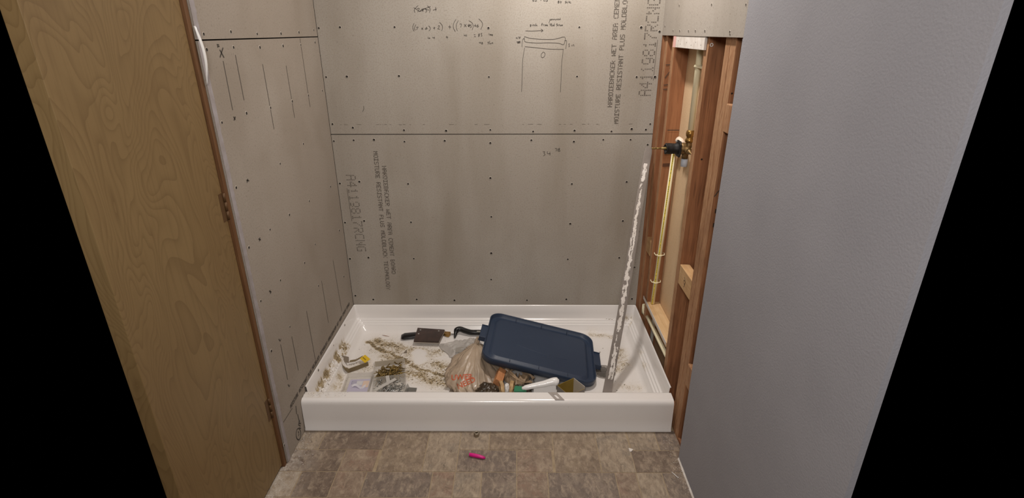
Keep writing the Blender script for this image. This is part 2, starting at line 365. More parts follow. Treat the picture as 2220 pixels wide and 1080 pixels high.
DATA = {"screw_back_up":[[0.104,1.557],[0.01,1.554],[0.109,1.35],[0.014,1.348],[0.109,1.12],[0.015,1.137],[0.345,1.557],[0.758,1.552],[1.157,1.554],[0.347,1.352],[0.756,1.347],[1.156,1.348],[0.35,1.108],[0.549,1.105],[0.758,1.109],[0.96,1.101],[1.155,1.105],[1.428,1.552],[1.51,1.535],[1.426,1.345],[1.509,1.345],[1.508,1.135],[1.423,1.112],[1.49,1.109],[1.329,1.101]],"screw_back_lo":[[0.011,1.057],[0.106,1.061],[0.203,1.063],[0.348,1.054],[0.54,1.058],[0.757,1.047],[0.952,1.06],[1.154,1.053],[1.293,1.062],[1.422,1.062],[1.505,1.038],[0.11,0.858],[0.013,0.849],[0.349,0.847],[0.111,0.654],[0.013,0.645],[0.348,0.647],[0.014,0.445],[0.111,0.452],[0.347,0.446],[1.42,0.856],[1.417,0.654],[1.5,0.6],[0.754,0.876],[0.755,0.676],[0.751,0.477],[0.748,0.326],[1.153,0.846],[1.153,0.639],[1.148,0.443],[1.414,0.452],[1.498,0.398],[0.017,0.229],[0.111,0.206],[0.345,0.207],[0.548,0.202],[0.938,0.203],[1.149,0.209],[1.5,0.212]],"screw_flange_back":[[0.11,0.157],[0.345,0.157],[0.551,0.161],[0.748,0.16],[0.94,0.16],[1.15,0.158],[1.498,0.155]],"screw_flange_left":[[-0.191,0.16],[-0.371,0.155],[-0.576,0.16],[-0.742,0.166]],"screw_flange_right":[[-0.536,0.135],[-0.706,0.134]],"screw_left_up":[[-0.915,1.534],[-0.76,1.54],[-0.585,1.533],[-0.39,1.533],[-0.213,1.537],[-0.039,1.546]],"screw_left_lo":[[-0.916,1.493],[-0.762,1.495],[-0.582,1.49],[-0.389,1.49],[-0.212,1.49],[-0.046,1.496],[-0.917,1.289],[-0.76,1.294],[-0.581,1.288],[-0.385,1.287],[-0.21,1.29],[-0.038,1.292],[-0.914,1.087],[-0.579,0.883],[-0.751,0.886],[-0.913,0.883],[-0.746,0.682],[-0.909,0.682],[-0.741,0.479],[-0.909,0.479],[-0.582,1.085],[-0.341,1.111],[-0.371,0.874],[-0.101,0.861],[-0.38,0.679],[-0.516,0.651],[-0.415,0.494],[-0.065,0.626],[-0.089,0.384],[-0.954,0.089]],"screw_right":[[-0.167,1.539],[-0.263,1.538],[-0.377,1.538],[-0.46,1.538],[-0.563,1.538],[-0.792,1.535],[-0.795,1.529],[-0.032,1.557],[-0.923,1.549],[-0.882,1.606],[-0.218,1.631],[-0.596,1.618]],"pencil_left":[[[-0.839,1.459],[-0.841,1.315]],[[-0.759,1.473],[-0.759,1.335]],[[-0.583,1.436],[-0.582,1.212]],[[-0.388,1.42],[-0.385,1.224]],[[-0.21,1.515],[-0.208,1.243]],[[-0.835,0.46],[-0.835,0.3]],[[-0.74,0.434],[-0.738,0.273]],[[-0.574,0.455],[-0.57,0.211]],[[-0.372,0.498],[-0.368,0.278]],[[-0.2,0.523],[-0.182,0.234]],[[-0.928,0.174],[-0.843,0.171]]],"marks_left":[[[-0.846,1.491],[-0.83,1.468]],[[-0.825,1.496],[-0.853,1.47]],[[-0.856,1.505],[-0.845,1.505],[-0.854,1.502],[-0.844,1.501],[-0.856,1.499]],[[-0.843,1.092],[-0.827,1.086]],[[-0.833,1.094],[-0.843,1.084]],[[-0.842,0.886],[-0.828,0.877]],[[-0.831,0.887],[-0.839,0.876]],[[-0.841,0.686],[-0.827,0.675]],[[-0.833,0.686],[-0.835,0.672]],[[-0.841,0.487],[-0.834,0.473],[-0.824,0.477]],[[-0.84,0.282],[-0.833,0.266],[-0.827,0.271]],[[-0.844,1.296],[-0.837,1.285]],[[-0.833,1.294],[-0.846,1.285]],[[-0.818,0.02],[-0.823,0.012],[-0.83,0.009],[-0.838,0.01],[-0.845,0.014],[-0.851,0.022],[-0.855,0.032],[-0.856,0.042],[-0.854,0.051],[-0.849,0.058],[-0.843,0.062],[-0.835,0.062],[-0.827,0.057],[-0.821,0.05],[-0.817,0.04],[-0.816,0.029],[-0.818,0.02]],[[-0.834,0.049],[-0.832,0.037]],[[-0.831,0.032],[-0.84,0.03]],[[-0.817,0.079],[-0.803,0.078]],[[-0.805,0.073],[-0.824,0.073],[-0.811,0.057],[-0.8,0.06],[-0.819,0.074]],[[-0.808,0.054],[-0.822,0.055],[-0.808,0.04]],[[-0.813,0.158],[-0.819,0.122]],[[-0.812,0.116],[-0.811,0.083]]],"hand_up":[[[0.455,1.643],[0.443,1.633],[0.437,1.625],[0.439,1.615]],[[0.435,1.635],[0.446,1.629],[0.461,1.62],[0.482,1.63],[0.497,1.635],[0.509,1.639]],[[0.458,1.619],[0.476,1.63],[0.492,1.627],[0.503,1.625]],[[0.449,1.631],[0.46,1.631],[0.451,1.618]],[[0.47,1.63],[0.477,1.62]],[[0.477,1.63],[0.471,1.619]],[[0.489,1.633],[0.485,1.63],[0.49,1.625],[0.49,1.619],[0.485,1.616]],[[0.495,1.642],[0.503,1.635],[0.507,1.626],[0.502,1.615]],[[0.519,1.625],[0.535,1.629]],[[0.53,1.637],[0.531,1.621]],[[0.432,1.572],[0.426,1.56],[0.426,1.549],[0.43,1.54]],[[0.44,1.567],[0.433,1.556],[0.433,1.549],[0.436,1.544]],[[0.44,1.556],[0.449,1.557],[0.441,1.546]],[[0.464,1.554],[0.47,1.546]],[[0.47,1.554],[0.462,1.547]],[[0.488,1.557],[0.481,1.551],[0.48,1.548],[0.485,1.548],[0.489,1.552],[0.484,1.552]],[[0.495,1.562],[0.501,1.556],[0.502,1.548],[0.495,1.541]],[[0.515,1.552],[0.524,1.554]],[[0.52,1.558],[0.52,1.547]],[[0.536,1.56],[0.542,1.563],[0.542,1.557],[0.535,1.55],[0.543,1.548],[0.544,1.547]],[[0.544,1.576],[0.555,1.564],[0.556,1.552],[0.551,1.541]],[[0.582,1.558],[0.594,1.557]],[[0.588,1.564],[0.588,1.549]],[[0.617,1.588],[0.606,1.571],[0.604,1.554],[0.612,1.538]],[[0.627,1.583],[0.618,1.567],[0.617,1.554],[0.621,1.541]],[[0.632,1.569],[0.64,1.568],[0.636,1.555]],[[0.652,1.568],[0.661,1.557]],[[0.661,1.568],[0.651,1.557]],[[0.668,1.566],[0.673,1.557],[0.674,1.567],[0.669,1.559],[0.677,1.563],[0.672,1.568]],[[0.684,1.566],[0.679,1.565],[0.682,1.56],[0.683,1.556],[0.677,1.555]],[[0.673,1.582],[0.687,1.573],[0.691,1.559],[0.686,1.544]],[[0.695,1.562],[0.705,1.561]],[[0.701,1.569],[0.701,1.557]],[[0.713,1.568],[0.707,1.559],[0.71,1.556],[0.715,1.559],[0.711,1.562],[0.708,1.559]],[[0.716,1.59],[0.73,1.576],[0.732,1.563],[0.724,1.546]],[[0.491,1.517],[0.49,1.511],[0.499,1.511]],[[0.496,1.515],[0.496,1.509]],[[0.511,1.517],[0.511,1.513],[0.519,1.514]],[[0.518,1.517],[0.518,1.508]],[[0.569,1.516],[0.579,1.515]],[[0.573,1.52],[0.575,1.509]],[[0.651,1.526],[0.65,1.522],[0.657,1.522]],[[0.656,1.526],[0.656,1.518]],[[0.661,1.526],[0.661,1.518]],[[0.693,1.526],[0.7,1.525]],[[0.694,1.518],[0.702,1.517]],[[0.718,1.529],[0.713,1.526],[0.718,1.521],[0.714,1.518],[0.713,1.52],[0.719,1.527],[0.717,1.529]],[[0.73,1.531],[0.725,1.53],[0.727,1.525],[0.729,1.521],[0.725,1.518]],[[0.76,1.531],[0.761,1.523]],[[0.764,1.523],[0.765,1.527],[0.767,1.523],[0.768,1.527],[0.77,1.522]],[[0.775,1.526],[0.771,1.525],[0.775,1.522],[0.776,1.526],[0.774,1.519]],[[0.717,1.496],[0.716,1.492],[0.723,1.492]],[[0.722,1.496],[0.722,1.489]],[[0.731,1.494],[0.727,1.493],[0.731,1.489],[0.729,1.486],[0.726,1.489],[0.731,1.493]],[[0.759,1.495],[0.754,1.494],[0.758,1.49],[0.754,1.486]],[[0.763,1.5],[0.762,1.488],[0.766,1.488]],[[0.767,1.491],[0.768,1.488],[0.771,1.491]],[[0.772,1.491],[0.776,1.493],[0.775,1.489],[0.778,1.488]],[[0.949,1.663],[0.957,1.66],[0.951,1.657]],[[0.963,1.662],[0.962,1.658],[0.968,1.659],[0.967,1.663]],[[0.985,1.663],[0.987,1.66]],[[0.999,1.663],[0.999,1.659],[1.007,1.66]],[[1.011,1.663],[1.016,1.66],[1.011,1.657],[1.009,1.66]],[[1.065,1.66],[1.06,1.657],[1.065,1.653],[1.062,1.65],[1.06,1.653],[1.066,1.658]],[[1.071,1.658],[1.069,1.654],[1.073,1.651],[1.075,1.656],[1.071,1.658]],[[1.096,1.658],[1.091,1.656],[1.095,1.652],[1.091,1.65]],[[1.101,1.656],[1.097,1.654],[1.101,1.652],[1.101,1.649]],[[1.108,1.659],[1.108,1.65]],[[1.105,1.655],[1.111,1.655]],[[1.114,1.657],[1.112,1.652],[1.117,1.65]],[[1.026,1.578],[1.028,1.587],[1.031,1.582],[1.034,1.588],[1.036,1.583],[1.04,1.588],[1.044,1.584],[1.048,1.588],[1.052,1.583],[1.056,1.588],[1.06,1.584],[1.063,1.589],[1.066,1.584],[1.069,1.587],[1.073,1.585],[1.072,1.592]],[[1.026,1.579],[1.023,1.571]],[[0.945,1.566],[0.941,1.564],[0.945,1.56],[0.942,1.557],[0.942,1.56],[0.946,1.565]],[[0.95,1.565],[0.95,1.56]],[[0.953,1.56],[0.954,1.565],[0.957,1.564],[0.957,1.56]],[[0.963,1.565],[0.96,1.563],[0.963,1.56]],[[0.966,1.57],[0.966,1.56],[0.97,1.564],[0.972,1.559]],[[0.997,1.57],[0.992,1.569],[0.992,1.56]],[[0.991,1.565],[0.997,1.566]],[[0.999,1.56],[1.0,1.565],[1.003,1.566]],[[1.005,1.563],[1.007,1.56],[1.01,1.564],[1.006,1.565]],[[1.011,1.56],[1.012,1.565],[1.015,1.56],[1.016,1.565],[1.019,1.559]],[[1.03,1.57],[1.027,1.567],[1.031,1.564],[1.028,1.56]],[[1.034,1.571],[1.034,1.56],[1.037,1.561]],[[1.032,1.567],[1.037,1.567]],[[1.038,1.565],[1.039,1.56],[1.042,1.561],[1.042,1.565]],[[1.046,1.565],[1.044,1.562],[1.047,1.56],[1.047,1.571]],[[1.061,1.569],[1.056,1.567],[1.061,1.563],[1.056,1.559]],[[1.066,1.566],[1.063,1.563],[1.066,1.56]],[[1.069,1.56],[1.069,1.565],[1.072,1.566]],[[1.074,1.563],[1.076,1.561],[1.073,1.56],[1.073,1.564]],[[1.078,1.565],[1.079,1.56],[1.081,1.564],[1.082,1.56],[1.084,1.565]],[[0.921,1.54],[0.952,1.539],[0.997,1.542]],[[0.989,1.547],[0.998,1.541],[0.989,1.536]],[[0.917,1.517],[0.941,1.51],[0.981,1.506],[1.02,1.505],[1.052,1.506],[1.095,1.514],[1.091,1.484],[1.068,1.489],[1.021,1.491],[0.981,1.49],[0.941,1.492],[0.918,1.497],[0.917,1.517]],[[0.918,1.506],[0.909,1.505],[0.905,1.475]],[[1.094,1.499],[1.104,1.498],[1.1,1.466]],[[0.881,1.514],[0.88,1.511],[0.885,1.511]],[[0.884,1.514],[0.885,1.507]],[[0.889,1.515],[0.893,1.515],[0.891,1.509]],[[0.895,1.515],[0.897,1.51],[0.895,1.509],[0.899,1.517]],[[0.883,1.494],[0.899,1.498],[0.885,1.49],[0.899,1.492],[0.882,1.496]],[[1.118,1.486],[1.113,1.486],[1.115,1.48],[1.117,1.477],[1.113,1.474]],[[1.126,1.482],[1.127,1.477]],[[1.131,1.477],[1.132,1.482],[1.136,1.482],[1.137,1.476]],[[0.919,1.475],[0.957,1.472],[1.013,1.466],[1.061,1.464],[1.091,1.464]],[[0.918,1.471],[0.91,1.423],[0.907,1.35],[0.905,1.281]],[[1.09,1.464],[1.085,1.407],[1.084,1.345],[1.083,1.279]],[[1.009,1.44],[1.007,1.436],[1.004,1.432],[1.0,1.429],[0.996,1.429],[0.993,1.432],[0.992,1.436],[0.992,1.441],[0.993,1.445],[0.997,1.449],[1.0,1.452],[1.004,1.452],[1.007,1.449],[1.009,1.445],[1.009,1.44]],[[0.163,1.194],[0.171,1.207],[0.17,1.219]]],"hand_lo":[[[1.008,1.005],[1.017,1.005],[1.013,0.998],[1.019,0.992],[1.011,0.985]],[[1.03,1.007],[1.03,0.996],[1.044,0.996]],[[1.041,1.005],[1.042,0.987]],[[1.065,1.02],[1.074,1.02],[1.07,1.007]],[[1.078,1.02],[1.079,1.007]],[[1.087,1.023],[1.083,1.018],[1.09,1.009],[1.083,1.007],[1.083,1.014],[1.089,1.02]]],"dust":[[[[0.112,-0.161],[0.186,-0.23],[0.251,-0.279],[0.346,-0.339]],0.016,1.0],[[[0.364,-0.362],[0.41,-0.396],[0.464,-0.41],[0.557,-0.471]],0.014,0.9],[[[0.158,-0.152],[0.294,-0.225]],0.042,0.6],[[[0.214,-0.288],[0.389,-0.365]],0.035,0.5],[[[0.354,-0.414],[0.543,-0.51]],0.05,0.6],[[[0.286,-0.246],[0.485,-0.245]],0.055,0.48],[[[0.501,-0.357],[0.561,-0.395]],0.04,0.55],[[[0.065,-0.452],[0.061,-0.562]],0.018,0.6],[[[0.084,-0.359],[0.173,-0.397],[0.224,-0.331]],0.03,0.28],[[[1.409,-0.233],[1.403,-0.353],[1.369,-0.391]],0.03,0.4],[[[1.288,-0.089],[1.372,-0.103]],0.03,0.35],[[[1.358,-0.516],[1.439,-0.533]],0.03,0.25],[[[1.417,-0.315],[1.368,-0.334]],0.02,0.3],[[[0.194,-0.204],[0.534,-0.439]],0.1,0.34],[[[0.062,-0.397],[0.253,-0.358]],0.07,0.24],[[[-0.013,-0.566],[0.133,-0.565]],0.05,0.3]],"clean":[[[0.382,-0.258],[0.408,-0.319]],0.045],"dust_ledge":[[[[0.011,-0.269],[0.009,-0.453],[0.013,-0.621]],0.022,1.0],[[[1.447,-0.005],[1.514,-0.005]],0.012,0.6],[[[1.467,-0.059],[1.5,-0.03]],0.006,0.4],[[[1.483,-0.304],[1.483,-0.457]],0.012,0.25]]}

# ---------------------------------------------------------------- the setting: walls, floor, ceiling
XR = 1.524
bm = bm_new(); box(bm, -.06, 1.70, .0125, .10, 0, 2.44); wall_back = tag(obj('wall_back', bm, M_seam), kind='structure')
bm = bm_new(); box(bm, -.10, -.0125, -.955, .0120, 0, 2.44); wall_left = tag(obj('wall_left', bm, M_seam), kind='structure')

def screws(parent, pts, axis, plane, r=.0050):
    """one recessed screw mesh shared by every copy; axis = outward normal"""
    bm = bm_new(); n = V(axis)
    lathe(bm, [(r*1.42, .0003), (r*1.25, .0009), (r*1.02, .0010)], (0, 0, 0), axis, 12, 1)
    lathe(bm, [(r*1.02, .0010), (r*.75, .0002), (.0005, .0003)], (0, 0, 0), axis, 12, 0)
    me = bpy.data.meshes.new('screw'); bmesh.ops.recalc_face_normals(bm, faces=bm.faces[:]); bm.to_mesh(me); bm.free()
    me.materials.append(M_screw); me.materials.append(M_chip)
    off = origin_of(parent)
    for p in pts:
        o = bpy.data.objects.new('screw', me); C.objects.link(o); o.parent = parent
        o.location = V(plane(p)) - off
        s = random.uniform(.8, 1.15); o.scale = (s, s, s)

# back boards
bm = bm_new(); box(bm, .0015, XR, 0, .012, 1.0905, 2.005); bb_up = obj('cement_board', bm, M_board, wall_back)
bm = bm_new(); box(bm, .0015, XR, 0, .012, .172, 1.0865); bb_lo = obj('cement_board', bm, M_board, wall_back)
bm = bm_new(); box(bm, .0015, XR, 0, .012, 2.008, 2.435); obj('cement_board', bm, M_board, wall_back)
screws(bb_up, DATA['screw_back_up'], (0, -1, 0), lambda p: (p[0], 0, p[1]))
screws(bb_lo, DATA['screw_back_lo'], (0, -1, 0), lambda p: (p[0], 0, p[1]))
# left boards with their painted front margin
for z0, z1, key in ((.004, 1.5165, 'screw_left_lo'), (1.5205, 2.435, 'screw_left_up')):
    bm = bm_new(); box(bm, -.012, 0, -.953, -.001, z0, z1); b = obj('cement_board', bm, M_board_l, wall_left)
    screws(b, DATA[key], (1, 0, 0), lambda p: (0, p[0], p[1]))
    bm = bm_new(); prev = None; z = z0
    while z < z1:
        yy = -.930 + .004*noise.noise(V((z*9, 3, 1))) + .004*noise.noise(V((z*60, 3, 1)))
        cur = (bm.verts.new((.0008, -.953, z)), bm.verts.new((.0008, yy, z)))
        if prev: bm.faces.new((prev[0], prev[1], cur[1], cur[0]))
        prev = cur; z += .012
    tag(obj('painted_margin', bm, M_margin, b), 'lilac grey painted strip along the board edge')
    if key == 'screw_left_lo': bl_lo = b
# handwriting and pencil lines
bm = bm_new()
for s in DATA['hand_up']: ribbon(bm, [(a, 0, c) for a, c in smoothpts(s)], .0018, (0, -1, 0))
tag(obj('handwriting', bm, M_pen, bb_up), 'pen sums, note and a sketch of an arched tub shelf')
bm = bm_new()
for s in DATA['hand_lo']: ribbon(bm, [(a, 0, c) for a, c in smoothpts(s)], .0020, (0, -1, 0))
tag(obj('handwriting', bm, M_pen, bb_lo), 'pen note reading 34 7/8')
bm = bm_new()
for s in DATA['pencil_left']: ribbon(bm, [(0, a, c) for a, c in s], .0032, (1, 0, 0))
obj('pencil_line', bm, M_pencil, bl_lo)
bm = bm_new()
for s in DATA['marks_left']: ribbon(bm, [(0, a, c) for a, c in s], .0038, (1, 0, 0), .0009)
obj('pen_mark', bm, M_pen, bl_lo)
# faint dirt line below the upper board's edge
bm = bm_new(); x = .05
while x < 1.50:
    l = random.uniform(.003, .03)
    if random.random() < .55: ribbon(bm, [(x, 0, 1.135), (x+l, 0, 1.135+random.uniform(-.0008, .0008))], .0012, (0, -1, 0))
    x += l + random.uniform(.002, .02)
obj('scuff_line', bm, M_ink, bb_up)

# 5x7 dot-matrix ink-jet lettering
G = {'A': '01110 10001 10001 11111 10001 10001 10001', 'B': '11110 10001 10001 11110 10001 10001 11110', 'C': '01111 10000 10000 10000 10000 10000 01111',
 'D': '11110 10001 10001 10001 10001 10001 11110', 'E': '11111 10000 10000 11110 10000 10000 11111', 'G': '01111 10000 10000 10011 10001 10001 01111',
 'H': '10001 10001 10001 11111 10001 10001 10001', 'I': '11111 00100 00100 00100 00100 00100 11111', 'K': '10001 10010 10100 11000 10100 10010 10001',
 'L': '10000 10000 10000 10000 10000 10000 11111', 'M': '10001 11011 10101 10101 10001 10001 10001', 'N': '10001 11001 10101 10101 10011 10001 10001',
 'O': '01110 10001 10001 10001 10001 10001 01110', 'P': '11110 10001 10001 11110 10000 10000 10000', 'R': '11110 10001 10001 11110 10100 10010 10001',
 'S': '01111 10000 10000 01110 00001 00001 11110', 'T': '11111 00100 00100 00100 00100 00100 00100', 'U': '10001 10001 10001 10001 10001 10001 01110',
 'W': '10001 10001 10001 10101 10101 11011 10001', 'Y': '10001 10001 01010 00100 00100 00100 00100', '4': '00010 00110 01010 10010 11111 00010 00010',
 '1': '00100 01100 00100 00100 00100 00100 01110', '9': '01110 10001 10001 10001 01111 00001 01110', '8': '01110 10001 10001 01110 10001 10001 01110', '7': '11111 00001 00010 00100 01000 01000 01000'}
def print_text(bm, text, start, end, height, up, nrm, dotw, doth, under=None):
    """letters run from start to end along the surface; up = direction of the letters' tops"""
    start = V(start); end = V(end); up = V(up); nrm = V(nrm)
    adv = (end - start)/len(text); dx = adv/6.0; dy = up*(height/6.0); dr = adv.normalized()
    for i, ch in enumerate(text):
        g = G.get(ch)
        if g is None: continue
        for r, row in enumerate(g.split()):
            for c, b in enumerate(row):
                if b == '1' and random.random() > .035:
                    p = start + adv*i + dx*(c+.5) + dy*(6-r) + nrm*.0006 + dr*random.uniform(-.0004, .0004)
                    a = dr*dotw*random.uniform(.8, 1.1); e = up*doth*random.uniform(.8, 1.1)
                    bm.faces.new([bm.verts.new(q) for q in (p-a-e, p+a-e, p+a+e, p-a+e)])
        if under and i in under:
            p = start + adv*i - up*height*.16 + nrm*.0006
            bm.faces.new([bm.verts.new(q) for q in (p-up*.001, p+adv-up*.001, p+adv+up*.001, p+up*.001)])
L1 = 'HARDIEBACKER WET AREA CEMENT BOARD'; L2 = 'MOISTURE RESISTANT PLUS MOLDBLOCK TECHNOLOGY'; L3 = 'A4119817RCNG'
bm = bm_new()
print_text(bm, L1, (.2300, 0, .936), (.2260, 0, .355), .0180, (1, 0, 0), (0, -1, 0), .00155, .0017)
print_text(bm, L2, (.1950, 0, 1.008), (.1890, 0, .262), .0180, (1, 0, 0), (0, -1, 0), .00155, .0017)
print_text(bm, L3, (.050, 0, .893), (.059, 0, .481), .042, (1, 0, 0), (0, -1, 0), .0020, .0026, under=(2, 3, 4, 5, 6))
obj('printed_lettering', bm, M_ink, bb_lo)
bm = bm_new()
print_text(bm, L1, (1.3225, 0, 1.213), (1.3245, 0, 1.213+.581*1.0), .0180, (-1, 0, 0), (0, -1, 0), .0016, .0018)
print_text(bm, L2, (1.3570, 0, 1.137), (1.3590, 0, 1.137+.746), .0180, (-1, 0, 0), (0, -1, 0), .0016, .0018)
print_text(bm, L3, (1.494, 0, 1.262), (1.499, 0, 1.262+.412), .050, (-1, 0, 0), (0, -1, 0), .0020, .0030, under=(2, 3, 4, 5, 6))
obj('printed_lettering', bm, M_ink, bb_up)
bm = bm_new()
print_text(bm, L2 + ' ' + L1, (0, -.855, .180), (0, -.06, .207), .014, (0, 0, 1), (1, 0, 0), .0016, .0016)
obj('printed_lettering', bm, M_ink, bl_lo)

# ---------------------------------------------------------------- door in the left wall, its jamb
bm = bm_new(); box(bm, -.050, -.012, -1.475, -.9762, .012, 2.03)
door = tag(obj('door_1', bm, M_door, bevel=.0015), kind='structure')
for zc in (1.045, .28, 1.80):
    bm = bm_new()
    for k in range(3):
        tube(bm, [(-.009, -.9745, zc-.042+k*.029), (-.009, -.9745, zc-.042+k*.029+.026)], .0042, 10)
    box(bm, -.0125, -.0110, -.9990, -.976, zc-.044, zc+.044)
    tag(obj('hinge', bm, mat('dark_bronze_hinge', (96, 70, 44), .55, metallic=.3), door), 'dull bronze hinge')
bm = bm_new(); box(bm, -.030, -.004, -.9740, -.9560, 0.0, 2.06)
trim = tag(obj('trim_1', bm, M_trim, bevel=.001), kind='structure')
# curl of white caulk peeling off beside the board joint
bm = bm_new(); prev = None
for i in range(15):
    t = i/14; z = 1.555 - t*.155; w2 = .0075*math.sin(PI*min(1, t*1.15+.05))**.6; x = .001 + .010*math.sin(PI*t)
    cur = (bm.verts.new((x, -.9575, z)), bm.verts.new((x+.004, -.9575+w2, z)), bm.verts.new((x+.0015, -.9575+w2+.001, z)))
    if prev:
        bm.faces.new((prev[0], prev[1], cur[1], cur[0])); bm.faces.new((prev[1], prev[2], cur[2], cur[1]))
    prev = cur
o = obj('caulk_curl', bm, M_white_plastic, base=True, smooth=True)
s = o.modifiers.new('thick', 'SOLIDIFY'); s.thickness = .0012
tag(o, 'thin curl of white caulk peeling from the board edge above the door hinge', 'caulk')

# ---------------------------------------------------------------- floor: sheet with raised stone-look tiles
bm = bm_new(); box(bm, -.10, 1.70, -2.9, .0125, -.05, -.0012)
floor = tag(obj('floor', bm, M_vinyl_back), kind='structure')
T = {'brown': tile_mat('brown_stone_tile', (130, 113, 98), (108, 93, 81), (96, 81, 73), 1),
     'cream': tile_mat('cream_streaked_tile', (166, 150, 130), (138, 122, 105), (122, 112, 102), 1.6),
     'rose': tile_mat('rose_stone_tile', (148, 130, 112), (128, 109, 94), (138, 108, 92), 1),
     'tan': tile_mat('tan_stone_tile', (148, 131, 111), (128, 111, 94), (118, 102, 89), 1.2),
     'grey': tile_mat('grey_brown_stone_tile', (128, 113, 101), (108, 96, 88), (150, 135, 119), 1.3)}
y0, y1, y2, y3, y4, y5 = -.768, -.8815, -.995, -1.1145, -1.335, -1.56
rows = [(y0, y1, [(-.03, .090, 'cream'), (.090, .347, 'brown'), (.653, .772, 'cream'), (.772, 1.029, 'tan'), (1.338, 1.452, 'cream'), (1.452, 1.70, 'grey')]),
        (y1, y2, [(-.03, .205, 'brown'), (.205, .338, 'rose'), (.653, .883, 'grey'), (.883, 1.022, 'rose'), (1.334, 1.70, 'brown')]),
        (y0, y2, [(.347, .523, 'tan'), (.523, .653, 'cream'), (1.029, 1.205, 'tan'), (1.205, 1.335, 'cream')]),
        (y2, y3, [(-.06, .070, 'cream'), (.070, .204, 'brown'), (.204, .317, 'rose'), (.317, .567, 'grey'), (.567, .651, 'rose'), (.651, .752, 'cream'), (.752, .883, 'grey'), (.883, .999, 'rose'), (.999, 1.253, 'grey'), (1.253, 1.331, 'rose'), (1.331, 1.428, 'cream'), (1.428, 1.70, 'grey')]),
        (y3, y4, [(-.06, .130, 'tan'), (.130, .347, 'brown'), (.347, .523, 'cream'), (.523, .772, 'tan'), (.772, .999, 'rose'), (.999, 1.205, 'grey'), (1.205, 1.452, 'tan'), (1.452, 1.70, 'brown')]),
        (y4, y5, [(-.06, .204, 'cream'), (.204, .523, 'grey'), (.523, .651, 'rose'), (.651, .883, 'brown'), (.883, 1.029, 'tan'), (1.029, 1.335, 'cream'), (1.335, 1.70, 'grey')])]
g = .0019
for ya, yb, ts in rows:
    for xa, xb, k in ts:
        bm = bm_new(); xb = min(xb, 1.595)
        box(bm, xa+g, xb-g, yb+g, ya-g, -.0012, .0)
        obj('tile', bm, T[k], floor)

bm = bm_new(); box(bm, -.13, 1.72, -3.2, .10, 2.44, 2.50); tag(obj('ceiling', bm, M_white), kind='structure')

# ---------------------------------------------------------------- right side: painted wall and open stud framing
bm = bm_new(); box(bm, 1.513, 1.526, -1.752, -.922, .004, 1.5185); box(bm, 1.513, 1.526, -1.752, -.925, 1.5185, 2.44)
wr = tag(obj('wall_right', bm, M_paint), kind='structure')
bm = bm_new(); prev = None
for i in range(60):
    y = -.924 - i*.828/59; r_ = .004 + .0025*abs(noise.noise(V((y*30, 0, 0))))
    cur = [bm.verts.new(q) for q in ((1.513, y, r_*1.6), (1.513-r_, y, 0.0005), (1.5135, y, .0005))]
    if prev:
        for a in range(3): bm.faces.new((prev[a], prev[(a+1) % 3], cur[(a+1) % 3], cur[a]))
    prev = cur
tag(obj('caulk_line', bm, M_peel, wr), 'thin white caulk bead at the foot of the painted wall')

framing = bpy.data.objects.new('wall_shower_right', None); C.objects.link(framing); framing.location = (1.56, -.46, 0); tag(framing, kind='structure')
def stud(ya, yb, z0=0, z1=2.44, x0=1.536, x1=1.598, name='stud', edge=M_stud_edge, face=M_stud, ragged=0):
    bm = bm_new(); n = max(2, int((z1-z0)/.04)); rings = []
    for i in range(n+1):
        z = z0 + (z1-z0)*i/n; d = ragged*noise.noise(V((z*14, ya*50, 2)))
        rings.append([bm.verts.new(q) for q in ((x0+abs(d)*.6, ya+d*.5, z), (x0+.0016, ya-.0016, z) if 0 else (x0+abs(d)*.4, yb+d*.5, z), (x1, yb, z), (x1, ya, z))])
    for a, b in zip(rings, rings[1:]):
        for k in range(4):
            f = bm.faces.new((a[k], a[(k+1) % 4], b[(k+1) % 4], b[k])); f.material_index = 1 if k == 0 else 0
    bm.faces.new(rings[0][::-1]); bm.faces.new(rings[-1])
    return obj(name, bm, [face, edge], framing, bevel=.0018)
M_stud_l = wood('light_fir', (166, 114, 78), (144, 94, 62), (104, 64, 40), (60, 60, 2.2))
sA = stud(-.052, -.012, face=M_stud_l); stud(.0015, .012, x0=1.5245, x1=1.56, name='corner_strip', edge=M_stud, face=M_stud); sB = stud(-.165, -.128, ragged=.002, face=M_stud_l); sC = stud(-.581, -.543, ragged=.002)
sD1 = stud(-.775, -.735, ragged=.0015); sD2 = stud(-.822, -.7765, ragged=.004)
sE = stud(-1.30, -1.26)
bm = bm_new(); box(bm, 1.598, 1.610, -1.34, .0, .0, 2.44); tag(obj('backer_panel', bm, M_panel, framing), 'tan fibreboard seen between the studs')
bm = bm_new(); box(bm, 1.538, 1.598, -1.31, -.01, -.001, .012); obj('sole_plate', bm, M_stud, framing)
bm = bm_new(); box(bm, 1.5365, 1.574, -.7335, -.5825, .594, .676); o = obj('blocking', bm, M_pine_v, framing, bevel=.002); tag(o, 'pale blocking with a pen mark, between the two thick studs')
bm = bm_new(); ribbon(bm, [(1.5365, a, b) for a, b in smoothpts([(-.650, .652), (-.660, .648), (-.668, .636), (-.661, .626), (-.650, .632), (-.655, .640), (-.668, .640), (-.664, .622), (-.656, .612)])], .0022, (-1, 0, 0), .001); obj('pen_mark', bm, M_pen, o)
bm = bm_new(); box(bm, 1.5345, 1.574, -.1275, -.0525, .515, .590); tag(obj('blocking', bm, M_pine_v, framing, bevel=.002), 'small scraped block between the two back studs')
bm = bm_new(); box(bm, 1.5335, 1.570, -.921, -.8225, 1.243, 1.330); tag(obj('blocking', bm, M_stud_edge, framing, bevel=.003), 'pale block beside the painted wall, high up')
